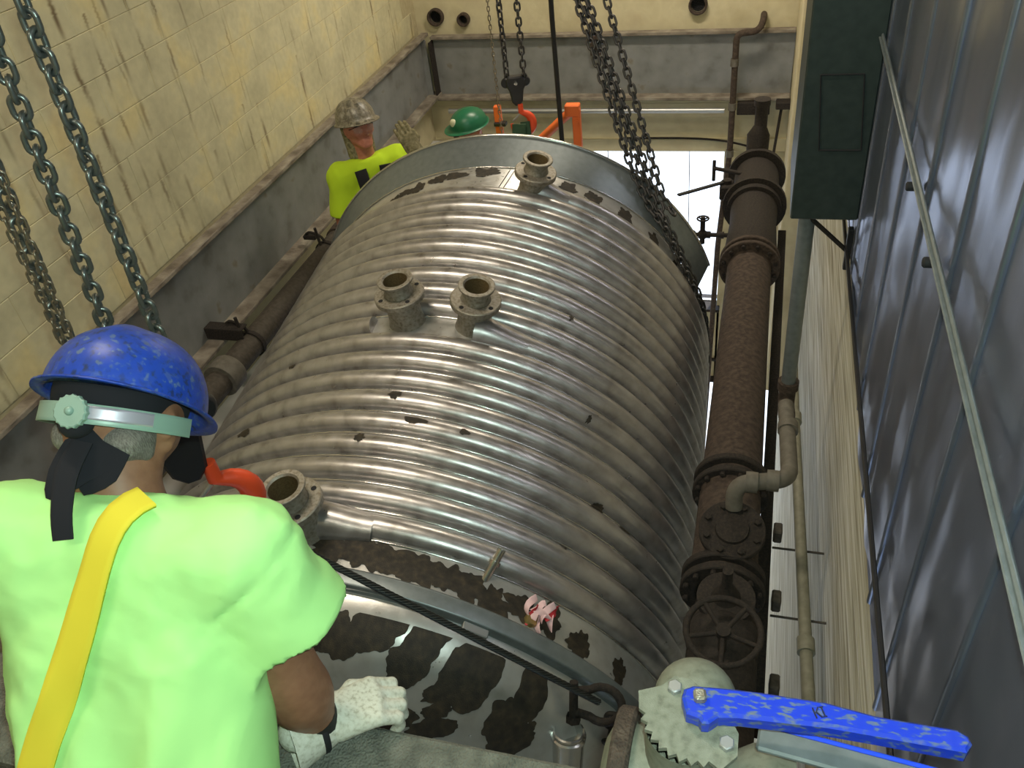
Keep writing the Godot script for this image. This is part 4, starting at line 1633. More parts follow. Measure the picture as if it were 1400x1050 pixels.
	b.lathe([Vector2(0.122, -2.1), Vector2(0.145, -2.05), Vector2(0.15, -1.6), Vector2(0.14, -1.3), Vector2(0.15, -1.0), Vector2(0.135, -0.86)], 28, fz)
	part("valve_body", b.mesh(), M.dark_rust, t)
	b = MB.new()
	b.tube([Vector3(-0.01, 0.05, -2.05), Vector3(-0.01, 0.25, -2.1), Vector3(0.0, 0.3, -2.12)], [0.07, 0.075, 0.045], 16)
	b.tube([Vector3(0.0, 0.28, -2.12), Vector3(0.0, 0.46, -2.14)], 0.042, 14)
	b.lathe([Vector2(0.0, -0.01), Vector2(0.055, -0.01), Vector2(0.055, 0.03), Vector2(0, 0.035)], 14, Transform3D(Basis(), Vector3(0, 0.45, -2.14)))
	part("bonnet", b.mesh(), M.dark_rust, t)
	for q in [[-2.0, 0.19, 0.02], [-1.55, 0.2, 0.018], [-1.5, 0.17, 0.024]]:
		b = MB.new()
		b.lathe([Vector2(0.12, -q[2]), Vector2(q[1], -q[2]), Vector2(q[1], q[2]), Vector2(0.12, q[2])], 28, frame_y(Vector3(0, 0, q[0]), Vector3(0, 0, 1)))
		part("flange", b.mesh(), M.dark_rust, t)
	b = MB.new()
	b.tube([Vector3(-0.06, 0.1, -1.8), Vector3(-0.28, 0.12, -1.85)], 0.014, 8)
	b.tube([Vector3(-0.28, 0.03, -1.85), Vector3(-0.28, 0.17, -1.86)], 0.012, 8)
	part("tee_handle", b.mesh(), M.dark_rust, t)
	# quarter-turn lever and gauge cock
	og = Vector3(-0.2, 3.42, -5.33)
	var t2 := thing("lever_valve", og, "small dark valve with a straight lever crossing the bright opening", "valve")
	b = MB.new()
	b.box(Vector3.ZERO, Vector3(0.09, 0.1, 0.12), 0.01)
	b.tube([Vector3(0.03, 0, 0), Vector3(0.12, 0, 0)], 0.03, 10)
	b.lathe([Vector2(0.03, 0.05), Vector2(0.03, 0.075), Vector2(0, 0.08)], 10)
	part("valve_body", b.mesh(), M.dark_rust, t2)
	b = MB.new()
	b.box(Vector3(-0.15, 0.06, 0.1), Vector3(0.37, 0.014, 0.03), 0.004, Basis(Vector3.UP, 0.62))
	part("lever", b.mesh(), M.black_paint, t2)
	og = Vector3(-0.31, 3.4, -4.75)
	t2 = thing("gauge_cock", og, "small cross-shaped cock with a round handle left of the rusty main", "valve")
	b = MB.new()
	b.tube([Vector3(-0.06, 0, 0), Vector3(0.19, 0, 0)], 0.014, 10)
	b.tube([Vector3(0, -0.06, 0), Vector3(0, 0.1, 0)], 0.016, 10)
	b.ball(Vector3.ZERO, Vector3.ONE * 0.032)
	b.ball(Vector3(-0.055, 0, 0), Vector3(0.018, 0.026, 0.026))
	part("valve_body", b.mesh(), M.dark_rust, t2)
	b = MB.new()
	handwheel(b, Transform3D(Basis(), Vector3(0.0, 0.11, 0)), 0.034, 0.006, 3)
	part("handwheel", b.mesh(), M.dark_rust, t2)
	b = MB.new()
	b.tube([Vector3(0.02, 0, 0), Vector3(0.05, 0, 0)], 0.022, 6)
	b.tube([Vector3(0.1, 0, 0), Vector3(0.13, 0, 0)], 0.022, 6)
	part("union_nut", b.mesh(), M.dark_rust, t2)
	# gate valve on the near end of the main
	og = Vector3(0.0, 3.4, -1.9)
	t2 = thing("gate_valve", og, "dark gate valve with a round handwheel near the grey valve", "valve")
	b = MB.new()
	b.lathe([Vector2(0.0, -0.118), Vector2(0.1, -0.118), Vector2(0.12, 0.02), Vector2(0.12, 0.26), Vector2(0.1, 0.3), Vector2(0.12, 0.34), Vector2(0.12, 0.6), Vector2(0, 0.61)], 28, fz)
	b.ball(Vector3(0, 0.03, 0.1), Vector3(0.13, 0.13, 0.12))
	part("valve_body", b.mesh(), M.dark_rust, t2)
	b = MB.new()
	b.lathe([Vector2(0.075, 0.0), Vector2(0.075, 0.12), Vector2(0.1, 0.12), Vector2(0.1, 0.15), Vector2(0.05, 0.155), Vector2(0.03, 0.2), Vector2(0.018, 0.23), Vector2(0.018, 0.31), Vector2(0, 0.31)], 24, frame_y(Vector3(0.0, 0.0, -0.02), Vector3(0, 1, 0.1)))
	part("bonnet", b.mesh(), M.dark_rust, t2)
	b = MB.new()
	handwheel(b, frame_y(Vector3(0.0, 0.235, 0.2), Vector3(0, 1, 0.15)), 0.118, 0.011, 5)
	part("handwheel", b.mesh(), M.dark_rust, t2)
	b = MB.new()
	b.tube([Vector3(0, 0.1, 0.19), Vector3(0.0, 0.235, 0.2)], 0.014, 8)
	part("stem", b.mesh(), M.dark_rust, t2)
	# dark angle running beside the main
	og = Vector3(0.152, 3.2, -3.4)
	t2 = thing("angle_rail", og, "dark rusty angle iron running beside the big pipe", "rail")
	b = MB.new()
	b.box(Vector3(0, 0.0, 0), Vector3(0.05, 0.008, 3.6), 0.002, Basis(Vector3.UP, -0.012))
	b.box(Vector3(0.022, -0.03, 0), Vector3(0.008, 0.06, 3.6), 0.002, Basis(Vector3.UP, -0.012))
	part("angle", b.mesh(), M.dark_rust, t2)
	for z in [0.9, 1.25, 1.62]:
		b = MB.new()
		b.box(Vector3(0.035, 0.05, z), Vector3(0.035, 0.07, 0.06), 0.006)
		b.tube([Vector3(0.02, -0.045, z), Vector3(0.235, -0.045, z)], 0.005, 8)
		part("clamp", b.mesh(), M.dark_pipe, t2)
	# pale pipe along the flaking wall
	og = Vector3(0.28, 3.2, -2.4)
	t2 = thing("pale_pipe", og, "slim cream pipe running along the flaking wall", "pipe")
	b = mb_at(og)
	b.tube([Vector3(0.245, 3.2, -3.9), Vector3(0.257, 3.2, -3.3), Vector3(0.307, 3.2, -1.77), Vector3(0.34, 3.2, -0.95)], 0.024, 14)
	part("pipe", b.mesh(), M.pale_pipe, t2)
	for z in [-3.3, -2.0]:
		b = mb_at(og)
		b.lathe([Vector2(0.024, -0.03), Vector2(0.033, -0.03), Vector2(0.033, 0.03), Vector2(0.024, 0.03)], 14, frame_y(Vector3(0.257 + (z + 3.3) * 0.0327, 3.2, z), Vector3(0.0327, 0, 1)))
		part("coupling", b.mesh(), M.pale_pipe, t2)

func near_valve() -> void:
	var og := Vector3(-0.02, 4.86, -0.62)
	var t := thing("lever_valve", og, "grey valve with a toothed plate under the blue lever, close on the ledge", "valve")
	var b := MB.new()
	# upright round-topped housing behind the plate
	var f := frame_y(Vector3(-0.008, 0.045, 0.06), Vector3(-0.02, 0.12, -1))
	var prof := [Vector2(0.056, -0.02), Vector2(0.0565, 0.1)]
	for i in 9:
		var a := PI / 2 * i / 8
		prof.append(Vector2(0.0565 * cos(a), 0.1 + 0.0565 * sin(a)))
	b.lathe(prof, 36, f)
	part("housing", b.mesh(), M.valve_paint, t, "round-nosed grey housing")
	b = MB.new()
	var fx := frame_y(Vector3(0, 0.01, 0.08), Vector3(1, 0, 0))
	b.lathe([Vector2(0.0, -0.12), Vector2(0.062, -0.12), Vector2(0.084, -0.11), Vector2(0.09, -0.06), Vector2(0.075, -0.03), Vector2(0.075, 0.05), Vector2(0.086, 0.07), Vector2(0.09, 0.12), Vector2(0.0, 0.125)], 36, fx)
	part("body", b.mesh(), M.valve_paint, t)
	b = MB.new()
	disc(b, Transform3D(fx.basis, fx * Vector3(0, -0.095, 0)), 0.105, 0.026)
	part("flange", b.mesh(), M.rust, t, "flange with a rusty rim")
	b = MB.new()
	b.lathe([Vector2(0.05, 0.0), Vector2(0.05, 0.14)], 24, Transform3D(Basis(), Vector3(-0.015, 0.02, 0.06)))
	part("neck", b.mesh(), M.valve_paint, t)
	# toothed plate lying level
	var poly := [Vector2(-0.097, -0.589), Vector2(-0.069, -0.602), Vector2(-0.055, -0.618), Vector2(-0.034, -0.617), Vector2(0.008, -0.586), Vector2(0.027, -0.555), Vector2(0.027, -0.527), Vector2(0.009, -0.506)]
	var c := Vector2(-0.021, -0.578)
	for k in 19:
		var a := deg_to_rad(70.0 + 100.0 * k / 18.0)
		var r := 0.073 if k % 2 == 0 else 0.0655
		poly.append(c + Vector2(cos(a), sin(a)) * r)
	var fp := Transform3D(Basis(Vector3(1, 0, 0), Vector3(0, 0, 1), Vector3(0, -1, 0)), Vector3(0, 5.028, 0) - og)
	b = MB.new()
	b.prism(poly, 0.007, fp)
	var pl := part("notch_plate", b.mesh(), M.valve_paint, t)
	for q in [Vector3(-0.053, 5.032, -0.6), Vector3(0.014, 5.032, -0.538)]:
		b = MB.new()
		b.lathe([Vector2(0.0095, 0), Vector2(0.0095, 0.006), Vector2(0.008, 0.0075), Vector2(0, 0.0075)], 6, Transform3D(Basis(), q - og))
		part("bolt", b.mesh(), M.galv, pl)
	# cast blue lever
	var lev := [Vector2(-0.042, -0.574), Vector2(-0.040, -0.586), Vector2(-0.030, -0.592), Vector2(0.01, -0.596), Vector2(0.049, -0.598), Vector2(0.123, -0.599), Vector2(0.179, -0.592), Vector2(0.262, -0.592), Vector2(0.273, -0.586), Vector2(0.276, -0.577), Vector2(0.269, -0.566), Vector2(0.177, -0.567), Vector2(0.123, -0.567), Vector2(0.025, -0.56), Vector2(0.002, -0.556), Vector2(-0.008, -0.546), Vector2(-0.016, -0.545), Vector2(-0.02, -0.551), Vector2(-0.035, -0.554)]
	b = MB.new()
	var fl := Transform3D(Basis(Vector3(1, 0, 0), Vector3(0, 0, 1), Vector3(0, -1, 0)), Vector3(0, 5.048, 0) - og)
	b.prism(lev, 0.026, fl, 0.004)
	var lv := part("lever", b.mesh(), M.lever_blue, t, "scuffed bright blue lever")
	b = MB.new()
	b.box(Vector3(-0.021, 5.066, -0.575) - og, Vector3(0.015, 0.014, 0.015), 0.003, Basis(Vector3.UP, 0.2))
	part("square_stem", b.mesh(), M.flange_steel, lv)
	var tx := TextMesh.new()
	var sf := SystemFont.new()
	sf.font_names = PackedStringArray(["Droid Sans"])
	tx.font = sf
	tx.text = "KI"
	tx.font_size = 16
	tx.pixel_size = 0.0011
	tx.depth = 0.002
	var o := part("cast_mark", tx, M.mark_navy, lv)
	o.transform = Transform3D(Basis(Vector3(0, 0, -1), Vector3(-1, 0, 0), Vector3(0, 1, 0)) * Basis(Vector3(0, 0, 1), -1.2), Vector3(0.115, 5.0614, -0.582) - og)
	b = MB.new()
	b.box(Vector3(0.16, 4.985, -0.57) - og, Vector3(0.22, 0.01, 0.032), 0.003, Basis(Vector3.UP, -0.1))
	part("lower_arm", b.mesh(), M.primer_grey, t)
	b = MB.new()
	b.box(Vector3(0.16, 4.985, -0.588) - og, Vector3(0.2, 0.012, 0.006), 0.002, Basis(Vector3.UP, -0.1))
	part("lower_arm_edge", b.mesh(), M.blue_edge, t)
	b = MB.new()
	b.lathe([Vector2(0.05, -0.28), Vector2(0.05, 0.0)], 24, Transform3D(Basis(), Vector3(0.0, 0.02, 0.08)))
	part("riser", b.mesh(), M.valve_paint, t)

# ------------------------------------------------------------------ people
func head_frame(h: Vector3, fw: Vector3, up: Vector3) -> Transform3D:
	var z := fw.normalized()
	var y := (up - z * up.dot(z)).normalized()
	# columns: x to the head's right-hand viewer side, y up, z forward
	return Transform3D(Basis(y.cross(z), y, z), h)

func head_field(cell: float, f: Transform3D, neck: Vector3) -> Field:
	var q := Field.new(f.origin - Vector3.ONE * 0.19, f.origin + Vector3.ONE * 0.19, cell)
	var c := func(a: Vector3, b: Vector3, ra: float, rb: float, k := 0.02) -> void: q.cap(f * a, f * b, ra, rb, k)
	c.call(Vector3(0, .03, -.035), Vector3(0, .035, .03), .083, .078, .03)
	c.call(Vector3(-.03, .0, .0), Vector3(.03, .0, .0), .058, .058, .03)
	c.call(Vector3(0, -.02, .03), Vector3(0, -.075, .045), .062, .043, .03)
	c.call(Vector3(.042, -.055, .0), Vector3(.012, -.098, .062), .026, .02, .025)
	c.call(Vector3(-.042, -.055, .0), Vector3(-.012, -.098, .062), .026, .02, .025)
	c.call(Vector3(0, .012, .086), Vector3(0, -.03, .107), .009, .013, .014)
	c.call(Vector3(-.012, -.034, .094), Vector3(.012, -.034, .094), .009, .009, .012)
	c.call(Vector3(-.034, .022, .076), Vector3(.034, .022, .076), .014, .014, .018)
	c.call(Vector3(.038, -.022, .062), Vector3(.03, -.03, .066), .02, .02, .02)
	c.call(Vector3(-.038, -.022, .062), Vector3(-.03, -.03, .066), .02, .02, .02)
	c.call(Vector3(-.018, -.066, .082), Vector3(.018, -.066, .082), .008, .008, .01)
	c.call(Vector3(-.014, -.076, .08), Vector3(.014, -.076, .08), .008, .008, .01)
	for s in [-1.0, 1.0]:
		c.call(Vector3(s * .079, .008, -.004), Vector3(s * .08, -.03, .004), .017, .011, .01)
		c.call(Vector3(s * .086, .016, -.012), Vector3(s * .088, -.014, -.014), .009, .008, .006)
	q.cap(f * Vector3(0, -.05, -.03), neck, .06, .064, .03)
	return q

func hat(parent: Node, og: Vector3, f: Transform3D, m: Material, peak: float, label: String, inside: Material) -> MeshInstance3D:
	var brim := func(a: float) -> float: return 0.014 + peak * pow(maxf(0.0, cos(a)), 3.0)
	var rows := []
	var n := 48
	var prof := []
	for k in 15:
		var t := PI / 2 * k / 14.0
		prof.append([pow(sin(t), 0.86), cos(t), 0.0])
	for e in [[1.0, -0.03, 0.3], [1.0, -0.05, 1.0], [1.0, -0.085, 1.0], [1.0, -0.075, 0.2], [0.955, 0.0, 0.0], [0.93, 0.3, 0.0], [0.7, 0.7, 0.0], [0.3, 0.88, 0.0], [0.01, 0.92, 0.0]]:
		prof.append(e)
	for p in prof:
		var row := []
		for i in n:
			var a := TAU * i / n
			var bx: float = p[0] * 0.121 + p[2] * brim.call(a)
			var bz: float = p[0] * 0.146 + p[2] * brim.call(a)
			var ridge: float = 0.004 * exp(-pow(sin(a) * p[0] / 0.12, 2.0)) * p[1] if p[1] > 0.2 and p[2] == 0.0 else 0.0
			row.append(f * Vector3(sin(a) * bx, 0.034 + p[1] * 0.118 + ridge - (0.012 * cos(a) if p[2] > 0 else 0.0), cos(a) * bz) - og)
		rows.append(row)
	var b := MB.new()
	b.sheet(rows, true)
	var cen := f * Vector3(0, 0.04, 0) - og
	var k0 := 8 * n + 3
	if b.n[k0].dot(b.v[k0] - cen) < 0:
		for q in b.n.size():
			b.n[q] = -b.n[q]
		for q in range(0, b.ix.size(), 3):
			var s := b.ix[q + 1]
			b.ix[q + 1] = b.ix[q + 2]
			b.ix[q + 2] = s
	return part("hard_hat", b.mesh(), m, parent, label)

func band(parent: Node, og: Vector3, f: Transform3D, y: float, h: float, rx: float, rz: float, a0: float, a1: float, m: Material, called: String, tilt := 0.0, thick := 0.003) -> MeshInstance3D:
	var path := []
	var nr := []
	for i in 33:
		var a := lerpf(a0, a1, i / 32.0)
		path.append(f * Vector3(sin(a) * rx, y + tilt * cos(a), cos(a) * rz) - og)
		nr.append(f.basis * Vector3(sin(a) / rx, 0, cos(a) / rz))
	var b := MB.new()
	ribbon(b, path, nr, h, thick)
	return part(called, b.mesh(), m, parent)

func finger(q: Field, pts: Array, r: float) -> void:
	for k in pts.size() - 1:
		q.cap(pts[k], pts[k + 1], r * (1.0 - 0.08 * k), r * (1.0 - 0.08 * (k + 1)), 0.004)

# right or left hand closed over something; fw from wrist to knuckles, up out of the back of the hand
func fist(w: Vector3, fw: Vector3, up: Vector3, right: bool, curl: float, scale: float, cell: float) -> Field:
	var z := fw.normalized()
	var y := (up - z * up.dot(z)).normalized()
	var x := z.cross(y) * (1.0 if right else -1.0)   # towards the little finger
	var q := Field.new(w - Vector3.ONE * 0.15, w + Vector3.ONE * 0.17, cell)
	var P := func(a: float, b: float, c: float) -> Vector3: return w + (x * a + y * b + z * c) * scale
	q.cap(w - z * 0.05, P.call(0, 0, .015), .03 * scale, .032 * scale, .02)
	for k in 4:
		var u: float = -.03 + .0195 * k
		q.cap(P.call(u * .7, 0, .02), P.call(u, .004, .082 - absf(k - 1.2) * .004), .019 * scale, .0135 * scale, .016)
	var lens := [.9, 1.0, .94, .76]
	for k in 4:
		var u: float = -.031 + .0208 * k
		var l: float = lens[k]
		var z0: float = .085 - absf(k - 1.2) * .004
		var a := curl
		var p0 := Vector3(u, .004, z0)
		var p1 := p0 + Vector3(.0015 * (k - 1.5), -sin(a * .45), cos(a * .45)) * .043 * l
		var p2 := p1 + Vector3(0, -sin(a * 1.2), cos(a * 1.2)) * .03 * l
		var p3 := p2 + Vector3(0, -sin(a * 1.75), cos(a * 1.75)) * .022 * l
		finger(q, [P.call(p0.x, p0.y, p0.z), P.call(p1.x, p1.y, p1.z), P.call(p2.x, p2.y, p2.z), P.call(p3.x, p3.y, p3.z)], .0108 * scale)
	finger(q, [P.call(-.026, -.006, .022), P.call(-.05, -.014, .05), P.call(-.047, -.024, .08), P.call(-.036, -.03, .1)], .0125 * scale)
	return q

func near_man() -> void:
	var og := Vector3(-0.83, 3.6, -0.3)
	var t := thing("person", og, "worker seen from behind in bright green shirt and blue hard hat, leaning on ledge", "person", "")
	var H := Vector3(-0.965, 5.18, -0.82)
	var hf := head_frame(H, Vector3(-0.1, -0.72, -0.68), Vector3(0, .69, -.72))
	var neck := Vector3(-0.915, 5.06, -0.70)
	var rs := Vector3(-0.705, 5.07, -0.69)
	var ls := Vector3(-1.085, 5.085, -0.63)
	var el := Vector3(-0.692, 4.80, -0.645)
	var wr := Vector3(-0.672, 4.652, -0.648)
	var lel := Vector3(-1.22, 4.86, -0.72)
	var lwr := Vector3(-1.15, 4.66, -0.62)
	var lat := (rs - ls).normalized()
	var chest := Vector3(-0.905, 4.97, -0.63)
	var waist := Vector3(-0.835, 4.62, -0.36)
	var hips := Vector3(-0.825, 4.45, -0.30)
	# skin: torso core, neck, arms
	var q := Field.new(Vector3(-1.4, 4.3, -1.0), Vector3(-0.5, 5.25, -0.05), 0.0125)
	q.cap(chest, waist, .07, .07, .03)
	q.cap(chest, neck, .06, .056, .03)
	q.cap(ls, rs, .045, .045, .03)
	q.cap(rs, el, .054, .05, .03)
	q.cap(el, el.lerp(wr, .35), .05, .05, .03)
	q.cap(el.lerp(wr, .35), wr, .05, .033, .03)
	q.cap(ls, lel, .055, .048, .03)
	q.cap(lel, lwr, .048, .033, .03)
	var b := mb_at(og)
	q.into(b)
	head_field(0.0055, hf, neck).into(b)
	fist(lwr, Vector3(.8, -.25, -.5), Vector3(.2, .9, -.2), false, .6, 1.0, .004).into(b)
	part("body", b.mesh(), M.skin_tan, t)
	# shirt
	q = Field.new(Vector3(-1.4, 4.36, -0.92), Vector3(-0.5, 5.22, -0.1), 0.0085)
	q.cap(chest + lat * .085, waist + lat * .07, .122, .125, .03)
	q.cap(chest - lat * .085, waist - lat * .07, .122, .125, .05)
	q.cap(waist + lat * .07, hips + lat * .07, .125, .135, .03)
	q.cap(waist - lat * .07, hips - lat * .07, .125, .135, .05)
	q.cap(ls, rs, .08, .072, .06)
	var nd := (H - chest).normalized()
	q.cap(chest, neck + nd * .06, .1, .076, .06, 0, [[neck + nd * .018, nd]])
	var hem := Vector3(-0.668, 4.918, -0.688)
	var hd := (hem - rs).normalized()
	q.cap(rs + Vector3(0, -.006, .01), hem + hd * .09, .074, .112, .05, 0, [[hem, hd]])
	var lhem := Vector3(-1.2, 4.93, -0.72)
	var lhd := (lhem - ls).normalized()
	q.cap(ls, lhem + lhd * .09, .085, .105, .05, 0, [[lhem, lhd]])
	q.cap(hem - hd * .07, hem + hd * .1, .03, .1, .01, 1)
	q.cap(lhem - lhd * .07, lhem + lhd * .1, .03, .09, .01, 1)
	q.cut(hips + Vector3(0, -.1, .02), Vector3(0, -1, 0.2).normalized())
	var sp := (hips - neck).normalized()
	var nz := FastNoiseLite.new()
	nz.seed = 4
	nz.frequency = 2.2
	q.wrinkle(func(p: Vector3) -> float:
		var u := (p - chest).dot(lat)
		var w := (p - neck).dot(sp)
		var m := smoothstep(.12, .4, w)
		return -.009 * m * sin(u * 58.0 + 3.0 * nz.get_noise_3d(p.x * 2, p.y, p.z) + w * 5.0) - .011 * nz.get_noise_3d(p.x * 4 + 7, p.y * 4, p.z * 4) * clampf((hem - p).dot(hd) / .08, 0.0, 1.0) + .0045 * exp(-pow(((p - rs).dot(hd) - .035 + (p - rs).dot(lat) * .5) / .007, 2.0)) * clampf((p - rs).dot(lat) * 20.0 + 1.2, 0.0, 1.0))
	b = mb_at(og)
	q.into(b)
	part("shirt", b.mesh(), M.shirt_lime, t)
	# sleeve hem stitch and collar band
	b = mb_at(og)
	# webbing strap over the back, laid on the cloth
	var ds := [Vector3(-0.6717, -0.6754, -0.5488), Vector3(-0.6941, -0.6837, -0.5341), Vector3(-0.7119, -0.7053, -0.5099), Vector3(-0.7243, -0.7477, -0.4706), Vector3(-0.7383, -0.8000, -0.4225), Vector3(-0.7530, -0.8455, -0.3798), Vector3(-0.7658, -0.8845, -0.3431), Vector3(-0.7760, -0.9238, -0.3071)]
	var path := []
	var nr := []
	for d in ds:
		var s := 0.9
		while s < 1.7 and q.at(CAM + d * s) > 0.004:
			s += 0.003
		var p: Vector3 = CAM + d * s
		path.append(p - og)
		var g := Vector3(q.at(p + Vector3(.02, 0, 0)) - q.at(p - Vector3(.02, 0, 0)), q.at(p + Vector3(0, .02, 0)) - q.at(p - Vector3(0, .02, 0)), q.at(p + Vector3(0, 0, .02)) - q.at(p - Vector3(0, 0, .02)))
		nr.append(g.normalized())
	var b2 := MB.new()
	var sm := smooth_path(path, 0.02)
	var sn := []
	for k in sm.size():
		var fk := float(k) / (sm.size() - 1) * (nr.size() - 1)
		var i := mini(int(fk), nr.size() - 2)
		sn.append(nr[i].lerp(nr[i + 1], fk - i).normalized())
		sm[k] += sn[k] * 0.006
	ribbon(b2, sm, sn, 0.05, 0.006)
	part("webbing_strap", b2.mesh(), M.strap_yellow, t)
	# trousers and boots
	q = Field.new(Vector3(-1.15, 3.62, -0.6), Vector3(-0.5, 4.62, 0.1), 0.0125)
	q.cap(hips + Vector3(-.07, 0, 0), hips + Vector3(.07, 0, 0), .125, .125, .04)
	for s in [-1.0, 1.0]:
		var hip := hips + Vector3(s * .09, -.06, 0)
		var knee := Vector3(-0.83 + s * .12, 4.1, -.34)
		var ank := Vector3(-0.83 + s * .13, 3.72, -.22)
		q.cap(hip, knee, .1, .075, .04)
		q.cap(knee, ank, .072, .06, .03)
	b = mb_at(og)
	q.into(b)
	part("trousers", b.mesh(), M.jeans, t)
	for s in [-1.0, 1.0]:
		boot(t, og, Vector3(-0.83 + s * .13, 3.6, -.22), Vector3(0, 0, -1))
	# glove with flared cuff, strap and band
	var gw := wr + Vector3(-.012, -.004, .006)
	var fq := fist(gw + Vector3(.016, .0, -.016), Vector3(.72, -.05, -.55), Vector3(-.05, .95, .12), true, 1.3, 1.15, .004)
	b = mb_at(og)
	fq.into(b)
	var g := part("glove", b.mesh(), M.glove_white, t)
	var gd := (Vector3(.72, -.05, -.55)).normalized()
	var ca := frame_y(gw + gd * .03 - og, -Vector3(.55, -.12, -.55) , Vector3.UP)
	b = MB.new()
	b.lathe([Vector2(0.036, -0.01), Vector2(0.044, 0.015), Vector2(0.052, 0.045), Vector2(0.06, 0.075), Vector2(0.0585, 0.075), Vector2(0.05, 0.045), Vector2(0.041, 0.015)], 28, ca)
	part("cuff", b.mesh(), M.glove_white, g)
	b = MB.new()
	b.lathe([Vector2(0.0448, 0.014), Vector2(0.047, 0.017), Vector2(0.0475, 0.024), Vector2(0.0462, 0.027)], 28, ca)
	part("cuff_strap", b.mesh(), M.black, g)
	b = MB.new()
	var wa := frame_y(el.lerp(wr, .9) - og, wr - el)
	b.lathe([Vector2(0.034, -0.016), Vector2(0.039, -0.016), Vector2(0.04, 0.016), Vector2(0.034, 0.016)], 24, wa)
	var wb := part("wristband", b.mesh(), M.rubber, t)
	b = MB.new()
	b.box(wa * Vector3(0.03, 0, 0.026), Vector3(0.022, 0.022, 0.012), 0.004, wa.basis * Basis(Vector3.UP, 0.85))
	part("tag", b.mesh(), M.hook_red, wb)
	# bandana under the hat with its knot and tails
	var hh := head_frame(H + Vector3(0.0, 0.0, 0.0), Vector3(-0.2, -0.78, -0.6), Vector3(-0.03, .6, -.8))
	q = Field.new(H - Vector3.ONE * .17, H + Vector3.ONE * .17, .006)
	q.cap(hf * Vector3(0, .035, -.035), hf * Vector3(0, .04, .03), .0885, .084, .03)
	q.cut(hf * Vector3(0, -.006, -.09), hf.basis * Vector3(0, -1, -.12))
	b = mb_at(og)
	q.into(b)
	var bn := part("bandana", b.mesh(), M.cloth_black, t)
	b = mb_at(og)
	var kn := hf * Vector3(-.01, -.012, -.125)
	b.ball(kn, Vector3(.026, .022, .026))
	part("knot", b.mesh(), M.cloth_black, bn)
	for tl in [[[Vector3(-0.937, 5.235, -0.715), Vector3(-0.935, 5.218, -0.665), Vector3(-0.926, 5.185, -0.62), Vector3(-0.919, 5.155, -0.595)], [.03, .034, .03, .028]],
			[[Vector3(-0.915, 5.225, -0.73), Vector3(-0.94, 5.212, -0.69), Vector3(-0.957, 5.195, -0.65), Vector3(-0.962, 5.185, -0.64)], [.05, .075, .05, .012]],
			[[Vector3(-0.90, 5.215, -0.73), Vector3(-0.915, 5.195, -0.69), Vector3(-0.935, 5.185, -0.67)], [.05, .06, .03]]]:
		b2 = MB.new()
		var pth := smooth_path(tl[0], 0.012)
		var nn := []
		var ww := []
		for k in pth.size():
			pth[k] -= og
			nn.append(Vector3(.3, .6, .7))
			var fk: float = float(k) / (pth.size() - 1) * (tl[1].size() - 1)
			var i := mini(int(fk), tl[1].size() - 2)
			ww.append(lerpf(tl[1][i], tl[1][i + 1], fk - i))
		ribbon(b2, pth, nn, ww, 0.004)
		part("tail", b2.mesh(), M.cloth_black, bn)
	# grey hair over the nape and temple
	q = Field.new(H - Vector3.ONE * .17, H + Vector3.ONE * .17, .005)
	q.cap(hf * Vector3(-.045, -.028, -.055), hf * Vector3(.05, -.03, -.05), .036, .03, .02)
	q.cap(hf * Vector3(.062, -.0, -.04), hf * Vector3(.066, -.045, -.03), .022, .014, .015)
	q.cap(hf * Vector3(-.062, -.0, -.04), hf * Vector3(-.066, -.045, -.03), .022, .014, .015)
	b = mb_at(og)
	q.into(b)
	part("hair", b.mesh(), M.hair_grey, t)
	var ht := hat(t, og, hh, M.hat_blue, .04, "scuffed blue hard hat with a rear adjuster knob", M.hat_inside)
	band(ht, og, hh, 0.0, .03, .112, .142, PI * .5, PI * 1.5, M.band_clear, "rear_band", 0.012)
	band(ht, og, hh, 0.002, .02, .1135, .1435, PI * .95, PI * 1.3, M.band_silver, "band_plate", 0.012)
	b = MB.new()
	var kp := hh * Vector3(0, -.012, -.148) - og
	var pr := []
	for i in 48:
		var a := TAU * i / 48
		pr.append(Vector2(cos(a), sin(a)) * (.0245 + .0012 * cos(a * 16)))
	b.prism(pr, .012, frame_z(kp, hh.basis * Vector3(0, -.1, -1), hh.basis.y), .002)
	b.ball(kp - hh.basis.z * .006, Vector3.ONE * .007)
	part("adjuster_knob", b.mesh(), M.band_clear, ht)

func boot(t: Node3D, og: Vector3, p: Vector3, fw: Vector3) -> void:
	var q := Field.new(p + Vector3(-.25, -.01, -.25), p + Vector3(.25, .22, .25), .01)
	q.cap(p + Vector3(0, .17, 0), p + Vector3(0, .06, 0), .058, .052, .03)
	q.cap(p + Vector3(0, .05, 0) - fw * .03, p + Vector3(0, .045, 0) + fw * .15, .046, .044, .03)
	q.cut(p, Vector3.DOWN)
	var b := mb_at(og)
	q.into(b)
	part("boot", b.mesh(), M.boot, t)

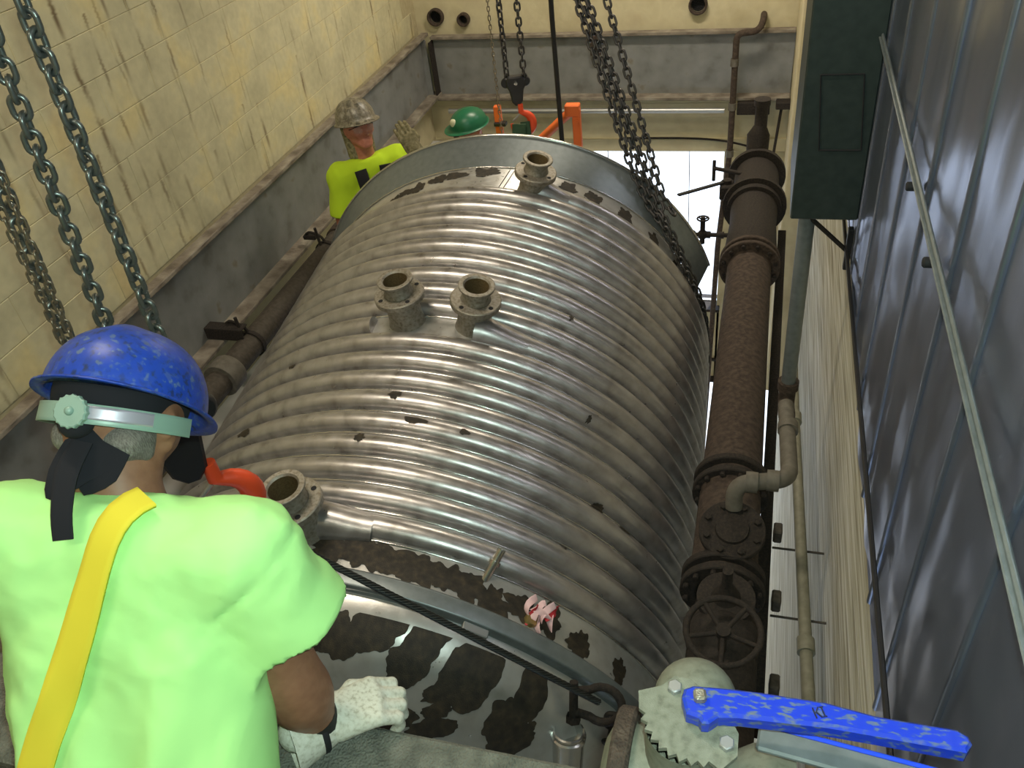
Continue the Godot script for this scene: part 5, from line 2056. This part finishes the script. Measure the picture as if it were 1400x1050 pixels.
func far_men() -> void:
	# first worker: turned towards the tank, looking right
	var og := Vector3(-2.42, 2.4, -4.85)
	var t := thing("person", og, "worker in yellow shirt and mottled hard hat looking over the tank rim", "person")
	var H := Vector3(-2.40, 4.15, -4.60)
	var hf := head_frame(H, Vector3(.70, .24, .66), Vector3(-.1, 1, -.1))
	var neck := Vector3(-2.405, 3.955, -4.615)
	var rs := Vector3(-2.535, 3.885, -4.485)
	var ls := Vector3(-2.235, 3.905, -4.715)
	var lat := (rs - ls).normalized()
	var chest := Vector3(-2.40, 3.77, -4.63)
	var hips := Vector3(-2.42, 3.22, -4.80)
	var rel := Vector3(-2.56, 3.61, -4.43)
	var rwr := Vector3(-2.53, 3.45, -4.33)
	var lel := Vector3(-2.05, 3.77, -4.68)
	var lwr := Vector3(-2.03, 4.0, -4.56)
	var q := Field.new(Vector3(-2.75, 3.1, -5.0), Vector3(-1.9, 4.25, -4.2), .014)
	q.cap(chest, hips, .08, .08, .03)
	q.cap(chest, neck, .07, .056, .03)
	q.cap(neck, H - Vector3(0, .07, 0), .06, .058, .02)
	q.cap(ls, rs, .05, .05, .03)
	q.cap(rs, rel, .055, .047, .03)
	q.cap(rel, rwr, .046, .033, .03)
	q.cap(ls, lel, .055, .047, .03)
	q.cap(lel, lwr, .046, .033, .03)
	var b := mb_at(og)
	q.into(b)
	head_field(0.0055, hf, neck).into(b)
	fist(rwr, Vector3(.3, -.1, .9), Vector3(0, 1, 0), true, .8, 1.0, .005).into(b)
	part("body", b.mesh(), M.skin_ruddy, t)
	q = Field.new(Vector3(-2.76, 3.05, -5.1), Vector3(-1.95, 4.08, -4.22), .013)
	q.cap(chest + lat * .08, hips + lat * .07, .125, .125, .03)
	q.cap(chest - lat * .08, hips - lat * .07, .125, .125, .05)
	q.cap(ls, rs, .08, .08, .06)
	q.cap(chest, neck + Vector3(0, .05, 0), .1, .07, .06, 0, [[neck + Vector3(.01, -.02, .01), Vector3(-.3, 1, -.2).normalized()]])
	for e in [[rs, rel], [ls, lel]]:
		var d: Vector3 = (e[1] - e[0]).normalized()
		var hm: Vector3 = e[0].lerp(e[1], .9)
		q.cap(e[0], hm + d * .07, .08, .092, .05, 0, [[hm, d]])
	var nz := FastNoiseLite.new()
	nz.seed = 14
	nz.frequency = 6.0
	q.wrinkle(func(p: Vector3) -> float: return -.009 * nz.get_noise_3d(p.x * 2, p.y, p.z * 2))
	b = mb_at(og)
	q.into(b)
	part("shirt", b.mesh(), M.shirt_yellow, t)
	# black suspender pads laid on the chest
	var fwd := lat.cross(Vector3.UP)
	if fwd.dot(Vector3(.6, 0, .8)) < 0:
		fwd = -fwd
	for s in [.085, -.075]:
		var path := []
		var nr := []
		for k in 7:
			var y := 3.93 - .05 * k
			var p0: Vector3 = chest + lat * s * (1.0 - .04 * k) + fwd * .35
			p0.y = y
			var n := 0
			while n < 120 and q.at(p0) > .004:
				p0 -= fwd * .004
				n += 1
			path.append(p0 + fwd * .012 - og)
			nr.append(fwd + Vector3(0, .3 if k < 2 else 0.0, 0))
		var b2 := MB.new()
		ribbon(b2, path, nr, .075, .014)
		part("suspender", b2.mesh(), M.black, t)
	q = Field.new(Vector3(-2.8, 2.4, -5.15), Vector3(-2.05, 3.4, -4.55), .014)
	q.cap(hips - lat * .07, hips + lat * .07, .125, .125, .04)
	for s in [-1.0, 1.0]:
		q.cap(hips + lat * s * .09, Vector3(hips.x, 2.84, -4.84) + lat * s * .11, .1, .078, .04)
		q.cap(Vector3(hips.x, 2.84, -4.84) + lat * s * .11, Vector3(hips.x, 2.52, -4.87) + lat * s * .11, .075, .062, .03)
	b = mb_at(og)
	q.into(b)
	part("trousers", b.mesh(), M.jeans, t)
	for s in [-1.0, 1.0]:
		boot(t, og, Vector3(hips.x, 2.4, -4.87) + lat * s * .11, fwd)
	b = mb_at(og)
	fist(lwr + Vector3(-.01, .02, 0), Vector3(-.35, .75, -.1), Vector3(.5, .3, .8), false, .7, 1.25, .005).into(b)
	var gl := part("glove", b.mesh(), M.camo_cloth, t)
	b = mb_at(og)
	b.lathe([Vector2(.036, -.05), Vector2(.05, -.06), Vector2(.054, -.03), Vector2(.044, .03)], 20, frame_y(lwr + Vector3(-.01, .04, 0), Vector3(-.35, .75, -.1)))
	part("cuff", b.mesh(), M.camo_cloth, gl)
	# neck flap
	q = Field.new(H - Vector3(.2, .28, .2), H + Vector3(.2, .15, .2), .007)
	q.cap(hf * Vector3(-.06, .03, -.05), hf * Vector3(-.045, -.15, -.07), .04, .045, .03)
	q.cap(hf * Vector3(.06, .03, -.05), hf * Vector3(.045, -.15, -.07), .04, .045, .05)
	q.cap(hf * Vector3(0, .02, -.06), hf * Vector3(0, -.16, -.1), .05, .05, .05)
	b = mb_at(og)
	q.into(b)
	part("neck_flap", b.mesh(), M.camo_cloth, t)
	face_bits(t, og, hf, true)
	hat(t, og, head_frame(H + Vector3(-.01, .012, -.01), Vector3(.72, .26, .62), Vector3(-.1, 1, -.1)).scaled_local(Vector3(1.0, 1.12, 1.0)), M.camo, .05, "mottled camouflage hard hat", M.hat_inside)
	# second worker: bent low behind the rim, only the hat and brow show
	og = Vector3(-2.12, 2.4, -5.85)
	t = thing("person", og, "worker crouched behind the tank rim in a green hard hat", "person")
	H = Vector3(-2.118, 3.668, -5.80)
	hf = head_frame(H, Vector3(-.35, -.25, .9), Vector3(-.05, 1, .2))
	neck = H + Vector3(.02, -.17, -.09)
	rs = neck + Vector3(-.17, -.06, -.04)
	ls = neck + Vector3(.19, -.06, .02)
	chest = neck + Vector3(0, -.18, -.08)
	hips = Vector3(-2.12, 2.97, -6.08)
	q = Field.new(Vector3(-2.55, 2.6, -6.4), Vector3(-1.7, 3.7, -5.4), .015)
	q.cap(chest, hips, .1, .1, .03)
	q.cap(chest, neck, .09, .06, .04)
	q.cap(neck, H - Vector3(0, .05, .02), .06, .058, .02)
	q.cap(ls, rs, .06, .06, .04)
	for e in [[rs, Vector3(-2.36, 3.1, -5.8), Vector3(-2.28, 3.02, -5.62)], [ls, Vector3(-1.87, 3.1, -5.8), Vector3(-1.93, 3.02, -5.62)]]:
		q.cap(e[0], e[1], .055, .046, .03)
		q.cap(e[1], e[2], .045, .033, .03)
	b = mb_at(og)
	q.into(b)
	head_field(.006, hf, neck).into(b)
	fist(Vector3(-2.28, 3.02, -5.62), Vector3(.2, -.2, .8), Vector3(0, 1, .2), true, .8, 1.0, .006).into(b)
	fist(Vector3(-1.93, 3.02, -5.62), Vector3(-.2, -.2, .8), Vector3(0, 1, .2), false, .8, 1.0, .006).into(b)
	part("body", b.mesh(), M.skin_ruddy, t)
	q = Field.new(Vector3(-2.55, 2.6, -6.4), Vector3(-1.7, 3.7, -5.5), .016)
	q.cap(chest + Vector3(.08, 0, 0), hips + Vector3(.07, 0, 0), .12, .12, .03)
	q.cap(chest - Vector3(.08, 0, 0), hips - Vector3(.07, 0, 0), .12, .12, .05)
	q.cap(ls, rs, .08, .08, .06)
	for e in [[rs, Vector3(-2.36, 3.1, -5.8)], [ls, Vector3(-1.87, 3.1, -5.8)]]:
		q.cap(e[0], e[1], .08, .085, .05, 0, [[e[0].lerp(e[1], .9), (e[1] - e[0]).normalized()]])
	q.cut(neck, Vector3(0, 1, .3).normalized())
	b = mb_at(og)
	q.into(b)
	part("shirt", b.mesh(), M.shirt_yellow, t)
	q = Field.new(Vector3(-2.5, 2.4, -6.4), Vector3(-1.75, 3.2, -5.4), .015)
	q.cap(hips - Vector3(.07, 0, 0), hips + Vector3(.07, 0, 0), .12, .12, .04)
	for s in [-1.0, 1.0]:
		var knee := Vector3(-2.12 + s * .14, 2.82, -5.72)
		q.cap(hips + Vector3(s * .09, -.03, 0), knee, .1, .076, .04)
		q.cap(knee, Vector3(-2.12 + s * .13, 2.52, -5.92), .072, .06, .03)
	b = mb_at(og)
	q.into(b)
	part("trousers", b.mesh(), M.jeans, t)
	for s in [-1.0, 1.0]:
		boot(t, og, Vector3(-2.12 + s * .13, 2.4, -5.92), Vector3(0, 0, 1))
	face_bits(t, og, hf, false)
	var ht := hat(t, og, head_frame(H, Vector3(-.75, -.05, .65), Vector3(0, 1, .1)), M.hat_green, .035, "plain green hard hat with a pale round sticker", M.hat_inside)
	b = mb_at(og)
	var hs := head_frame(H, Vector3(-.75, -.05, .65), Vector3(0, 1, .1))
	b.ball(hs * Vector3(.02, .085, .126), Vector3(.028, .032, .02))
	part("sticker", b.mesh(), M.sticker, ht)

func face_bits(t: Node3D, og: Vector3, f: Transform3D, glasses: bool) -> void:
	for s in [-1.0, 1.0]:
		var b := mb_at(og)
		b.ball(f * Vector3(s * .031, .002, .079), Vector3.ONE * .0125, 12, 8)
		part("eye", b.mesh(), M.sticker, t)
		if glasses:
			b = mb_at(og)
			var rows := []
			for j in 5:
				var row := []
				for i in 7:
					var a := (i / 6.0 - .5) * 2.0
					row.append(f * Vector3(s * (.034 + a * .03), .004 + (j / 4.0 - .5) * .042 * (1.0 - .25 * a * a), .104 - .018 * maxf(0.0, a) - .004 * absf(a)))
				rows.append(row)
			b.sheet(rows)
			part("lens", b.mesh(), M.lens, t)
			b = mb_at(og)
			b.tube([f * Vector3(s * .004, .024, .106), f * Vector3(s * .05, .023, .095), f * Vector3(s * .076, .014, .06), f * Vector3(s * .084, .012, -.01)], .0028, 6)
			part("glasses_frame", b.mesh(), M.black, t)
	var b3 := mb_at(og)
	b3.tube([f * Vector3(-.02, -.0715, .085), f * Vector3(0, -.071, .0895), f * Vector3(.02, -.0715, .085)], .0028, 6)
	part("mouth", b3.mesh(), M.tape_red, t)
